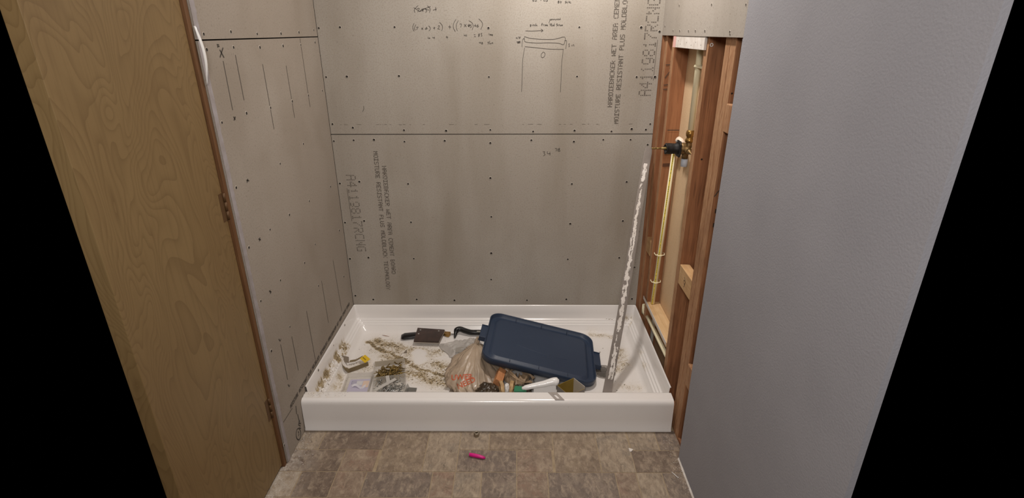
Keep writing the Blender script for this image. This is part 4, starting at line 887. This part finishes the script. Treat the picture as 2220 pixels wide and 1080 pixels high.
bm = bm_new(); lathe(bm, [(.0035, 0), (.002, .001), (.0002, .001)], (.518, -.214, ZF+.022), (0, 0, 1), 10); obj('snap', bm, M_white_plastic, t)

# tan shopping bag: pleated film gathered to a knot
bag = thing('shopping_bag', (.68, -.45, ZF), 'full tan plastic shopping bag with orange lettering knotted at the top', 'plastic bag')
def bag_pt(th, t_, cx, cy, rx, ry, h, kx, ky, seed, pleat=.10):
    """t_=0 base .. 1 neck"""
    prf = math.sin(min(1, t_*1.08)*PI*.5)
    r = (1.0 + .10*math.sin(PI*min(1, t_*2.2))) * (1 - t_**2.1*.93)
    pl_ = 0
    ang = th + .35*t_
    wv = noise.noise(V((math.cos(ang)*2.4+seed, math.sin(ang)*2.4, t_*.9)))
    fo = 1-abs(math.sin(ang*6.5 + 2.3*wv))
    fo2 = abs(noise.noise(V((math.cos(ang)*5+seed, math.sin(ang)*5, t_*3.5))))
    fo3 = 1-abs(noise.noise(V((math.cos(ang)*9+seed, math.sin(ang)*9, t_*7))))*2.2
    r *= 1 + pleat*(fo**1.6-.35)*(0.25+t_) + .24*(fo2-.2) + .10*wv + .055*max(0, fo3)**2*(1-t_*.6)
    cxx = cx + (kx-cx)*t_**1.15; cyy = cy + (ky-cy)*t_**1.15
    z = ZF + .002 + h*(t_**.80)
    z += .010*wv*(t_ > .02)
    return V((cxx + rx*r*math.cos(th), cyy + ry*r*math.sin(th), max(ZF+.0012, z)))
def bag_mesh(bm, *a, nt=44, nth=150, **k):
    g_ = [[bm.verts.new(bag_pt(2*PI*i/nth, j/nt, *a, **k)) for i in range(nth)] for j in range(nt+1)]
    for j in range(nt):
        for i in range(nth): bm.faces.new((g_[j][i], g_[j][(i+1) % nth], g_[j+1][(i+1) % nth], g_[j+1][i])).smooth = True
    bm.faces.new(g_[0][::-1]); bm.faces.new(g_[-1]); return g_
bm = bm_new(); bag_mesh(bm, .690, -.485, .118, .126, .118, .694, -.362, 3.0, pleat=.26)
bvh = BVHTree.FromBMesh(bm)
obj('bag_body', bm, M_bag, bag)
# knot and ears
def ear(pts_, w0, name='bag_handle', par=bag, m=M_bag, seed=0):
    P = smoothpts(pts_, 6); n = len(P)
    def f(u, v):
        i = min(n-1, int(v*(n-1))); p = V(P[i]); d = V(P[min(i+1, n-1)]) - V(P[max(i-1, 0)]); s = d.cross(V((0, 0, 1)))
        s = s.normalized() if s.length > 1e-6 else V((1, 0, 0)); nn_ = d.cross(s).normalized()
        ww = w0*(.55+.45*math.sin(v*5+seed))
        return p + s*(u-.5)*2*ww + nn_*(.5*ww*math.sin(u*9+v*4+seed))
    return sheet(name, f, 12, n*1, m, par)
ear([(.694, -.362, .134), (.690, -.335, .150), (.694, -.305, .158), (.700, -.315, .150), (.699, -.345, .140)], .013)
ear([(.690, -.366, .138), (.662, -.360, .132), (.626, -.385, .120), (.606, -.420, .104), (.628, -.440, .100)], .017, seed=2)
ear([(.694, -.356, .142), (.672, -.344, .146), (.660, -.356, .138), (.676, -.372, .132)], .015, seed=4)
ear([(.700, -.372, .136), (.722, -.400, .122), (.744, -.440, .106), (.756, -.485, .086)], .012, seed=1)
bm = bm_new(); torus(bm, (.694, -.362, .136), (.2, .5, 1), .012, .008, 18, 8)
for v in bm.verts: v.co += noise.noise_vector(v.co*80)*.003
obj('knot', bm, M_bag, bag)
# orange lettering pressed onto the pleats
def letters_on(bm_out, text, cx, cz, size, rot, vdir, origin_y):
    cu = bpy.data.curves.new('t', 'FONT'); cu.body = text; cu.size = size; cu.align_x = 'CENTER'; cu.offset = size*.018; cu.resolution_u = 3
    to = bpy.data.objects.new('t', cu); C.objects.link(to); dg = bpy.context.evaluated_depsgraph_get()
    me = bpy.data.meshes.new_from_object(to.evaluated_get(dg)); bpy.data.objects.remove(to)
    b2 = bmesh.new(); b2.from_mesh(me); bmesh.ops.triangulate(b2, faces=b2.faces[:])
    bmesh.ops.subdivide_edges(b2, edges=b2.edges[:], cuts=2); bmesh.ops.triangulate(b2, faces=b2.faces[:])
    R = Matrix.Rotation(rot, 3, 'Z'); vmap = {}
    d = V(vdir).normalized(); rx_ = V((1, 0, 0)); ru = rx_.cross(d).normalized() * -1
    if ru.z < 0: ru = -ru
    for v in b2.verts:
        q = R @ v.co; o_ = V((cx, origin_y, cz)) + rx_*q.x + ru*q.y
        hit = bvh.ray_cast(o_ - d*.6, d)
        if hit[0] is not None: vmap[v] = bm_out.verts.new(hit[0] - d*.0012)
    for f in b2.faces:
        if all(v in vmap for v in f.verts):
            try: bm_out.faces.new([vmap[v] for v in f.verts])
            except ValueError: pass
    b2.free()
vd = (-.06, .80, -.60)
bm = bm_new()
letters_on(bm, 'UWER', .640, .130, .034, .06, vd, -.60)
letters_on(bm, 'NEED', .664, .100, .034, .42, vd, -.60)
tag(obj('printed_lettering', bm, mat('orange_print', (188, 88, 54), .5), bag, normals=False), 'orange printed lettering')

# grey contents showing at the bag's left
t = thing('clear_film_scrap', (.6, -.56, ZF), 'dull grey clear film lying under the left side of the tan shopping bag', 'plastic film')
def f_s2(u, v):
    x = .590 + .13*u; y = -.66 + .15*v; return V((x - .02*(1-v), y, ZF+.003+.020*abs(noise.noise(V((x*30, y*30, 1))))+.012*u))
sheet('film', f_s2, 30, 30, film_mat('smoky_film', (150, 138, 124), .75), t)

# dark crumpled foil / cup in front of the bag
t = thing('dark_foil_bag', (.745, -.60, ZF), 'shiny dark brown crumpled pouch in front of the knotted bag', 'pouch')
bm = bm_new(); bmesh.ops.create_icosphere(bm, subdivisions=5, radius=1)
for v in bm.verts:
    n_ = noise.noise(v.co*1.6+V((4, 0, 0)))*.22 + abs(noise.noise(v.co*3.4))*.30
    c = v.co*(1+n_-.1); v.co = V((.752+c.x*.050, -.622+c.y*.050, max(ZF+.0008, ZF+.034+c.z*.040)))
obj('pouch', bm, mat('dark_brown_foil', (52, 42, 32), .28, (86, 74, 58), (20, 20, 20)), t, smooth=True)

# wooden block sticking out
t = thing('wood_block', (.81, -.50, .07), 'small orange brown wooden block wedged between the two tan bags', 'wood block')
c0 = V((.806, -.545, .105)); Rb = Matrix.Rotation(-.20, 3, 'Z') @ Matrix.Rotation(.12, 3, 'X') @ Matrix.Rotation(.55, 3, 'Y')
bm = bm_new(); vs_ = [bm.verts.new(c0 + Rb @ V((a*.0165, b*.040, d*.0165))) for a in (-1, 1) for b in (-1, 1) for d in (-1, 1)]
for q in ((0, 1, 3, 2), (4, 6, 7, 5), (0, 4, 5, 1), (2, 3, 7, 6), (0, 2, 6, 4), (1, 5, 7, 3)): bm.faces.new([vs_[i] for i in q])
obj('block', bm, wood('cherry_block', (206, 148, 102), (188, 128, 86), (158, 98, 62), (120, 8, 120), .5, fine=.3), t, bevel=.001)

# second bag: torn tan film round a roll
t = thing('torn_bag', (.90, -.48, ZF), 'torn crumpled tan plastic bag with an open top, right of the wood block', 'plastic bag')
def f_b2(th, t_):
    wv = noise.noise(V((math.cos(th)*2.6, math.sin(th)*2.6, t_*1.5+8)))
    fo = 1-abs(math.sin(th*4.5+wv*3)); rim = noise.noise(V((math.cos(th)*3.5, math.sin(th)*3.5, 2)))
    r = .9 + .22*wv + .16*fo*t_ - .28*t_**2
    h = ZF + .002 + (.068 + .026*rim)*t_ + .006*fo*t_
    if t_ > .80: k = (t_-.80)/.20; r -= .30*k; h -= .018*k
    return V((.886 + .070*r*math.cos(th)*(1+.1*t_), -.500 + .066*r*math.sin(th)+.01*t_, h))
bm = bm_new(); nth, nt_ = 130, 34; g_ = [[bm.verts.new(f_b2(2*PI*i/nth, .35+.65*j/nt_)) for i in range(nth)] for j in range(nt_+1)]
for j in range(nt_):
    for i in range(nth): bm.faces.new((g_[j][i], g_[j][(i+1) % nth], g_[j+1][(i+1) % nth], g_[j+1][i])).smooth = True
o = obj('bag_film', bm, M_bag2, t); s = o.modifiers.new('thick', 'SOLIDIFY'); s.thickness = .0008
for pp2, w_ in (([(.826, -.455, .118), (.836, -.490, .124), (.850, -.525, .112), (.860, -.560, .088)], .014), ([(.828, -.450, .120), (.860, -.475, .126), (.900, -.500, .120), (.935, -.520, .108), (.960, -.540, .092)], .017), ([(.852, -.520, .112), (.880, -.555, .106), (.915, -.575, .098), (.950, -.560, .092)], .014)):
    ear(pp2, w_, 'loose_strip', t, M_bag2, seed=pp2[0][0]*9)
bm = bm_new(); bmesh.ops.create_icosphere(bm, subdivisions=4, radius=1)
for v in bm.verts:
    n_ = noise.noise(v.co*2.1+V((9, 0, 0)))*.3; c = v.co*(1+n_); v.co = V((.905+c.x*.050, -.560+c.y*.040, max(ZF+.0008, ZF+.014+c.z*.018)))
obj('contents', bm, mat('dark_grey_scraps', (84, 74, 62), .7, (52, 44, 36), (30, 30, 30), speck=.4, speck_scale=150, speck_col=(170, 150, 120)), t, smooth=True)
bm = bm_new()
def f_cf(u, v):
    x = .925+.045*u+.008*math.sin(v*6); y = -.60+.13*v; return V((x, y, ZF+.002+.05*math.sin(PI*u)*(1-.5*abs(v-.4))+.006*noise.noise(V((x*60, y*60, 0)))))
bm.free(); sheet('clear_side', f_cf, 16, 30, film_mat('smoky_clear_film', (128, 122, 116), .7), t)

# two rolls: masking tape and white roll in front of the torn bag
t = thing('tape_roll', (.835, -.60, ZF), 'worn tan masking tape roll standing in front of the torn tan bag', 'tape roll')
for k, (cx, tl) in enumerate(((.816, .25), (.862, -.15))):
    bm = bm_new(); ax2 = V((1, tl, 0)).normalized(); c = V((cx, -.600, ZF+.038))
    lathe(bm, [(.036, -.008), (.0375, -.007), (.0375, .007), (.036, .008), (.026, .008), (.025, .006), (.025, -.006), (.026, -.008), (.036, -.008)], c, ax2, 32)
    for v in bm.verts: v.co += noise.noise_vector(v.co*45)*.0022
    obj('ring', bm, mat('tan_tape', (196, 164, 118), .6, (150, 116, 78), (50, 50, 50)), t)
t = thing('white_rag', (.838, -.60, ZF), 'small crumpled white rag inside the tape roll beside the pan edge', 'rag')
bm = bm_new(); bmesh.ops.create_icosphere(bm, subdivisions=4, radius=1)
for v in bm.verts:
    n_ = abs(noise.noise(v.co*3))*.4; c = v.co*(1+n_-.1); v.co = V((.839+c.x*.013, -.598+c.y*.022, max(ZF+.0008, ZF+.034+c.z*.032)))
obj('rag', bm, mat('soft_white_cloth', (222, 218, 214), .9), t, smooth=True)
bm = bm_new(); prism(bm, [(.870, -.668), (.925, -.668), (.920, -.640), (.876, -.634)], .118, .121)
bm2 = bm
for v in bm.verts: v.co.z += (v.co.y+.668)*.1
box(bm, .872, .922, -.668, -.636, ZF+.0008, .1179)
tag(obj('green_card', bm, mat('green_card', (44, 118, 84), .6), base=True, bevel=.0006), 'strip of green packaging beside the white scraper handle', 'packaging')

# white plastic scraper, its tab's shadow on the curb built as a grey sheet
t = thing('plastic_scraper', (.98, -.67, ZF), 'glossy white plastic scraper with rounded handle leaning behind the pan threshold', 'scraper')
pts_ = [(.905, -.672, .138), (.925, -.671, .143), (.960, -.667, .149), (1.000, -.664, .156), (1.030, -.660, .163), (1.046, -.658, .163), (1.058, -.657, .158)]
pts_ = smoothpts(pts_, 4); n = len(pts_)
rr = [(.0090 + .0125*(i/n)**1.2) * (1 if 2 < i < n-3 else (.75 if i in (1, 2, n-3, n-2) else .4)) for i in range(n)]
bm = bm_new(); tube(bm, pts_, rr, 18)
for v in bm.verts: v.co.z = v.co.z if v.co.z > .155 else v.co.z
obj('handle', bm, M_white_plastic, t, smooth=True)
bm = bm_new(); box(bm, .955, 1.050, -.672, -.664, ZF+.0008, .150); obj('blade', bm, M_white_plastic, t, bevel=.001)
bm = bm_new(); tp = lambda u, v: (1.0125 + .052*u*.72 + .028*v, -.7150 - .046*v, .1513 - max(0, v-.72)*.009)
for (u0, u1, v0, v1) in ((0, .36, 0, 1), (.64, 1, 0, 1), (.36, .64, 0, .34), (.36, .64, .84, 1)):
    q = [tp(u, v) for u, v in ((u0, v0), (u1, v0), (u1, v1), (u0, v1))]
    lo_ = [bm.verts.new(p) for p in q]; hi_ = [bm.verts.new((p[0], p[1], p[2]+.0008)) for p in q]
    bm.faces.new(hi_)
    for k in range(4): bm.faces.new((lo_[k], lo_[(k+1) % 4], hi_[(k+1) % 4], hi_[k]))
tag(obj('tab_shadow', bm, mat('painted_shadow_grey', (160, 152, 146), .6), t), 'shadow of the slotted scraper tab, built as a thin grey sheet on the threshold')

# white papers lying under the scraper
bm = bm_new(); prism(bm, [(.930, -.545), (1.060, -.520), (1.075, -.640), (.945, -.660)], ZF+.0010, ZF+.0022); tag(obj('paper_sheet', bm, mat('white_paper', (228, 224, 220), .8), base=True), 'small sheet of white paper on the pan floor behind the scraper', 'paper')

# open carton, olive inside
t = thing('small_carton', (1.135, -.60, ZF), 'small open cardboard box, olive inside and grey outside, beside the scraper', 'box')
a0 = .60; cc = V((1.118, -.628, 0)); ux = V((math.cos(a0), math.sin(a0), 0)); uy = V((-math.sin(a0), math.cos(a0), 0)); ha, hb, hh = .0475, .037, .078
M_ol = mat('olive_card', (150, 126, 56), .75, (138, 114, 48), (20, 20, 20)); M_gc = mat('grey_card', (132, 126, 120), .8)
def wall(bm, p, q, z0, z1, inn, th=.0016):
    d = (q-p).normalized(); n_ = V((-d.y, d.x, 0))
    if n_.dot(inn) < 0: n_ = -n_
    vs_ = [bm.verts.new(x) for x in (p+V((0, 0, z0)), q+V((0, 0, z0)), q+V((0, 0, z1)), p+V((0, 0, z1)), p+n_*th+V((0, 0, z0)), q+n_*th+V((0, 0, z0)), q+n_*th+V((0, 0, z1)), p+n_*th+V((0, 0, z1)))]
    for k, qd in enumerate(((0, 1, 2, 3), (4, 5, 6, 7), (0, 1, 5, 4), (3, 2, 6, 7), (0, 3, 7, 4), (1, 2, 6, 5))):
        f = bm.faces.new([vs_[i] for i in qd]); f.material_index = 0 if k == 0 else 1
P_ = [cc-ux*ha-uy*hb, cc+ux*ha-uy*hb, cc+ux*ha+uy*hb, cc-ux*ha+uy*hb]; zb = ZF+.001
for k in range(4):
    bm = bm_new(); p, q = P_[k], P_[(k+1) % 4]; wall(bm, p, q, zb, zb+hh-(.012 if k == 0 else 0), cc-(p+q)/2)
    obj('panel', bm, [M_gc, mat('pale_card_inside', (196, 188, 176), .8) if k == 1 else M_ol], t, normals=False)
bm = bm_new(); vs_ = [bm.verts.new(p+V((0, 0, zb+.001))) for p in P_]; bm.faces.new(vs_); obj('bottom', bm, M_ol, t)

# clear two-compartment screw box
SBX = Matrix.Translation((.304, -.530, ZF)) @ Matrix.Rotation(.215, 4, 'Z') @ Matrix.Translation((-.2765, .5265, -ZF))
sbx = thing('screw_box', (.2765, -.5265, ZF), 'clear plastic two compartment box of screws near the front left', 'screw box')
X0, X1, Y0, Y1, ZT = .204, .349, -.655, -.398, .092
def gm():
    m = bpy.data.materials.new('frosted_clear_plastic'); nt, p = nodes(m)
    p.inputs['Base Color'].default_value = lin((222, 216, 206)); p.inputs['Roughness'].default_value = .25; p.inputs['Alpha'].default_value = .30; return m
M_cl = gm()
for (x0, x1, y0, y1, z0, z1, nm) in ((X0, X1, Y1-.0015, Y1, ZF+.001, ZT, 'side_panel'), (X0, X1, Y0, Y0+.0015, ZF+.001, ZT, 'side_panel'), (X0, X0+.0015, Y0+.0016, Y1-.0016, ZF+.001, ZT, 'side_panel'), (X1-.0015, X1, Y0+.0016, Y1-.0016, ZF+.001, ZT, 'side_panel'),
                                     (X0+.0016, X1-.0016, Y0+.0016, Y1-.0016, ZF+.001, ZF+.0025, 'bottom')):
    bm = bm_new(); box(bm, x0, x1, y0, y1, z0, z1); obj(nm, bm, M_cl, sbx)
bm = bm_new(); box(bm, X0+.0016, X1-.0016, -.5130, -.5115, ZF+.0027, ZT-.004); obj('divider', bm, M_cl, sbx)
bm = bm_new(); box(bm, X0+.006, X1-.006, Y1-.0030, Y1-.0016, ZF+.03, ZT+.006); tag(obj('back_card', bm, mat('frosted_card', (196, 184, 164), .6), sbx), 'frosted back panel')
bm = bm_new(); obox(bm, (.262, -.585, .0955), .055, .0085, .0008, .62); obox(bm, (.272, -.548, .0958), .008, .026, .0008, .1); obj('latch_strip', bm, mat('milky_strip', (200, 196, 190), .3, alpha=.85), sbx)
def screw_mesh(nm, L_, r, head, m, flute=True):
    bm = bm_new(); lathe(bm, [(.0002, 0), (head, .0002), (head, .0006), (r, head*.9), (r, L_*.8), (.0002, L_)], (0, 0, 0), (0, 0, -1), 7)
    if flute:
        for k in range(4): torus(bm, (0, 0, -L_*.3-k*L_*.12), (0, 0, 1), r, r*.28, 7, 4)
    me = bpy.data.meshes.new(nm); bm.to_mesh(me); bm.free(); me.materials.append(m); return me
sbx.location = (.304, -.530, ZF); sbx.rotation_euler = (0, 0, .215)
ms = screw_mesh('brass_screw', .030, .0018, .0040, M_brassy); mn = screw_mesh('roofing_nail', .032, .0014, .0042, M_zinc, False)
rnd = random.Random(3)
for (nm, me, ya, yb, cnt, lab, cat, grp) in (('brass_screw', ms, -.508, -.404, 170, 'yellow brass screw in the rear compartment of the clear screw box', 'screw', 'brass screws in the clear box'),
                                   ('roofing_nail', mn, -.650, -.517, 90, 'silver nail in the front compartment of the clear screw box', 'nail', 'silver nails in the clear box')):
    for k in range(cnt):
        o = bpy.data.objects.new(nm, me); C.objects.link(o)
        lay = k/cnt
        o.location = (rnd.uniform(X0+.018, X1-.018), rnd.uniform(ya+.014, yb-.014), ZF+.008+lay*.034+rnd.uniform(0, .004))
        o.location = SBX @ o.location
        tilt = rnd.uniform(1.15, 1.75) if rnd.random() < .85 or lay < .6 else rnd.uniform(.5, 1.1)
        o.rotation_euler = (tilt, 0, rnd.uniform(0, 6.28)); tag(o, lab, cat, grp)

# flat clear case with lavender label
t = thing('clear_blister_case', (.165, -.53, ZF), 'clear plastic blister case with a lavender paper label, leftmost of the boxes', 'plastic case')
az = .075; c = V((.160, -.535, 0)); 
bm = bm_new()
def rbox(bm, cx, cy, hx, hy, z0, z1):
    R = Matrix.Rotation(az, 3, 'Z'); q = [V((cx, cy, 0)) + R @ V((a*hx, b*hy, 0)) for a, b in ((-1, -1), (1, -1), (1, 1), (-1, 1))]; prism(bm, [(p.x, p.y) for p in q], z0, z1)
rbox(bm, .158, -.540, .060, .078, ZF+.001, ZF+.0020); obj('tray', bm, M_cl, t, bevel=.0005)
for dx, dy, hx, hy in ((-.058, 0, .0012, .078), (.058, 0, .0012, .078), (0, -.077, .059, .0012), (0, .077, .059, .0012)):
    bm = bm_new(); Rz = Matrix.Rotation(az, 3, 'Z'); p = Rz @ V((dx, dy, 0)); rbox(bm, .158+p.x, -.540+p.y, hx, hy, ZF+.0022, ZF+.026); obj('rim', bm, M_cl, t)
bm = bm_new(); rbox(bm, .162, -.545, .047, .062, ZF+.0026, ZF+.004); lb = tag(obj('label', bm, mat('lavender_paper', (186, 180, 198), .6), t), 'lavender paper label')
bm = bm_new(); rbox(bm, .150, -.515, .024, .016, ZF+.0042, ZF+.0048); obj('picture', bm, mat('pale_print', (206, 204, 206), .5), lb)
bm = bm_new(); rbox(bm, .190, -.520, .014, .024, ZF+.0042, ZF+.0047); obj('picture', bm, mat('peach_print', (218, 194, 176), .5), lb)
bm = bm_new()
for k in range(4): rbox(bm, .133+.001*k, -.500-k*.0075, .012, .0016, ZF+.0050, ZF+.0053)
rbox(bm, .164, -.590, .040, .0016, ZF+.0042, ZF+.0046); rbox(bm, .164, -.600, .040, .0010, ZF+.0042, ZF+.0046)
obj('fine_print', bm, mat('violet_print', (140, 132, 168), .5), lb)
bm = bm_new(); vs_ = []
for i in range(9):
    u = i/8; vs_.append([bm.verts.new((.135+.06*u, -.550+.018*j+.006*math.sin(u*7), ZF+.0075+.004*math.sin(u*6+j))) for j in range(2)])
for a, b in zip(vs_, vs_[1:]): bm.faces.new((a[0], a[1], b[1], b[0]))
obj('crinkled_film', bm, mat('glint_film', (228, 226, 236), .15, alpha=.8), t, smooth=True)

# folded cardboard sleeve with yellow end
t = thing('card_package', (.09, -.40, ZF), 'folded brown card package with a yellow printed end by the left ledge', 'packaging')
M_card = mat('brown_card', (136, 120, 90), .8, (116, 100, 74), (20, 20, 20)); M_yel = mat('yellow_print', (222, 184, 40), .55)
def strip3(nm, P, m, up, par=t, th=.0012, lab=None):
    bm = bm_new(); a = [bm.verts.new(p) for p in P]; b = [bm.verts.new(V(p)+V(up)) for p in P]
    for k in range(len(P)-1): bm.faces.new((a[k], a[k+1], b[k+1], b[k]))
    o = obj(nm, bm, m, par); s = o.modifiers.new('thick', 'SOLIDIFY'); s.thickness = th
    if lab: tag(o, lab)
    return o
strip3('sleeve_wall', [(.029, -.362, ZF+.0015), (.052, -.402, ZF+.0015), (.084, -.432, ZF+.0015), (.118, -.408, ZF+.0015), (.165, -.372, ZF+.0015)], M_card, (.001, -.006, .026))
strip3('sleeve_floor', [(.036, -.352, ZF+.003), (.060, -.385, ZF+.003), (.088, -.410, ZF+.003), (.120, -.388, ZF+.003), (.155, -.356, ZF+.003)], M_card, (.003, -.018, .0005))
strip3('flap', [(.034, -.365, ZF+.020), (.052, -.372, ZF+.021), (.072, -.378, ZF+.020)], mat('grey_flap', (128, 116, 102), .8), (-.004, .020, .022))
strip3('sleeve_top', [(.072, -.372, ZF+.020), (.098, -.360, ZF+.018), (.125, -.338, ZF+.024)], M_card, (.002, .012, .004))
strip3('yellow_end', [(.118, -.348, ZF+.026), (.152, -.382, ZF+.024)], M_yel, (.020, .024, .006), lab='yellow printed end')
bm = bm_new()
for k in range(5): obox(bm, (.134+k*.0042, -.346-k*.0042, ZF+.0305), .0013, .0022, .0003, -.8)
obj('black_print', bm, M_pen, t)

# galvanised corner
t = thing('metal_bracket', (.415, -.57, ZF), 'small bent galvanised metal bracket right of the screw box', 'bracket')
bm = bm_new(); prism(bm, [(.395, -.540), (.430, -.544), (.432, -.640), (.398, -.640)], ZF+.001, ZF+.0022); obj('plate', bm, M_zinc, t)
bm = bm_new(); vs_ = [bm.verts.new(p) for p in ((.395, -.540, ZF+.0022), (.398, -.640, ZF+.0022), (.388, -.640, ZF+.03), (.390, -.546, ZF+.028))]; bm.faces.new(vs_)
o = obj('folded_edge', bm, M_zinc, t); s = o.modifiers.new('thick', 'SOLIDIFY'); s.thickness = .001
bm = bm_new(); prism(bm, [(.355, -.535), (.368, -.528), (.520, -.552), (.60, -.60), (.58, -.66), (.365, -.66), (.356, -.65)], ZF+.0006, ZF+.0018)
# triangular shard on the pan floor
bm.free(); bm = bm_new(); vs_ = [bm.verts.new(p) for p in ((.312, -.262, ZF+.001), (.330, -.266, ZF+.001), (.328, -.252, ZF+.016), (.322, -.258, ZF+.001))]
for q in ((0, 1, 2), (1, 3, 2), (3, 0, 2), (0, 3, 1)): bm.faces.new([vs_[i] for i in q])
tag(obj('plastic_shard', bm, mat('grey_shard', (120, 108, 96), .6), base=True), 'small grey pointed shard in the dust left of the clear bag', 'shard')

# ---------------------------------------------------------------- things on the floor
t = thing('hex_nut', (.718, -.800, .0005), 'small dull metal nut on the floor in front of the pan threshold', 'nut')
bm = bm_new(); c = V((.718, -.8005, .0005)); n = 6
rings = []
for r_, z in ((.0115, 0), (.0125, .002), (.0125, .012), (.0105, .015), (.0060, .015), (.0055, .004), (.0004, .004)):
    rings.append([bm.verts.new(c + V((r_*math.cos(PI/3*k+.2), r_*math.sin(PI/3*k+.2), z))) for k in range(n)])
for a, b in zip(rings, rings[1:]):
    for k in range(n): bm.faces.new((a[k], a[(k+1) % n], b[(k+1) % n], b[k]))
obj('nut', bm, mat('worn_nut_metal', (156, 144, 126), .35, metallic=.8), t, bevel=.0006)
t = thing('pink_pen_cap', (.728, -.923, .0005), 'bright magenta plastic cap lying on the floor tiles', 'cap')
bm = bm_new(); tube(bm, [(.697, -.914, .0072), (.699, -.914, .0072), (.715, -.9185, .0078), (.735, -.9235, .0075), (.752, -.928, .0062), (.761, -.930, .0050)], [.0060, .0068, .0076, .0072, .0058, .0028], 14)
for v in bm.verts: v.co.z = max(.0006, v.co.z)
obj('cap', bm, mat('magenta_plastic', (214, 24, 130), .4), t)
bm = bm_new(); prism(bm, [(1.329, -.870), (1.336, -.872), (1.345, -.880), (1.338, -.888), (1.330, -.890)], .0006, .0022)
for v in bm.verts: v.co.z += .003*(v.co.x > 1.34)
tag(obj('plaster_chip', bm, M_peel, base=True), 'small white plaster chip on the floor near the stud wall', 'chip')
bm = bm_new(); tube(bm, [(1.467, -.993, .0022), (1.484, -1.021, .0022)], .0012, 6); tag(obj('white_stick', bm, M_white_plastic, base=True), 'thin white stick on the floor by the painted wall', 'stick')
bm = bm_new()
for k in range(420):
    y = random.uniform(-1.20, -.79); x = abs(random.gauss(0, .04)) - .0; 
    if y < -.955: x -= .015
    chip(bm, max(x, .003 if y > -.95 else -.008), y, .0002, random.uniform(.0005, .0018), .5)
for k in range(150): chip(bm, 1.508-abs(random.gauss(0, .02)), random.uniform(-1.15, -.80), .0002, random.uniform(.0005, .0015), .5)
for k in range(160): chip(bm, random.uniform(.1, 1.45), random.uniform(-1.15, -.79), .0002, random.uniform(.0004, .0011), .5)
tag(obj('plaster_crumbs', bm, M_peel, base=True), 'fine white plaster crumbs along the foot of the left board and floor edges', 'debris', kind='stuff')
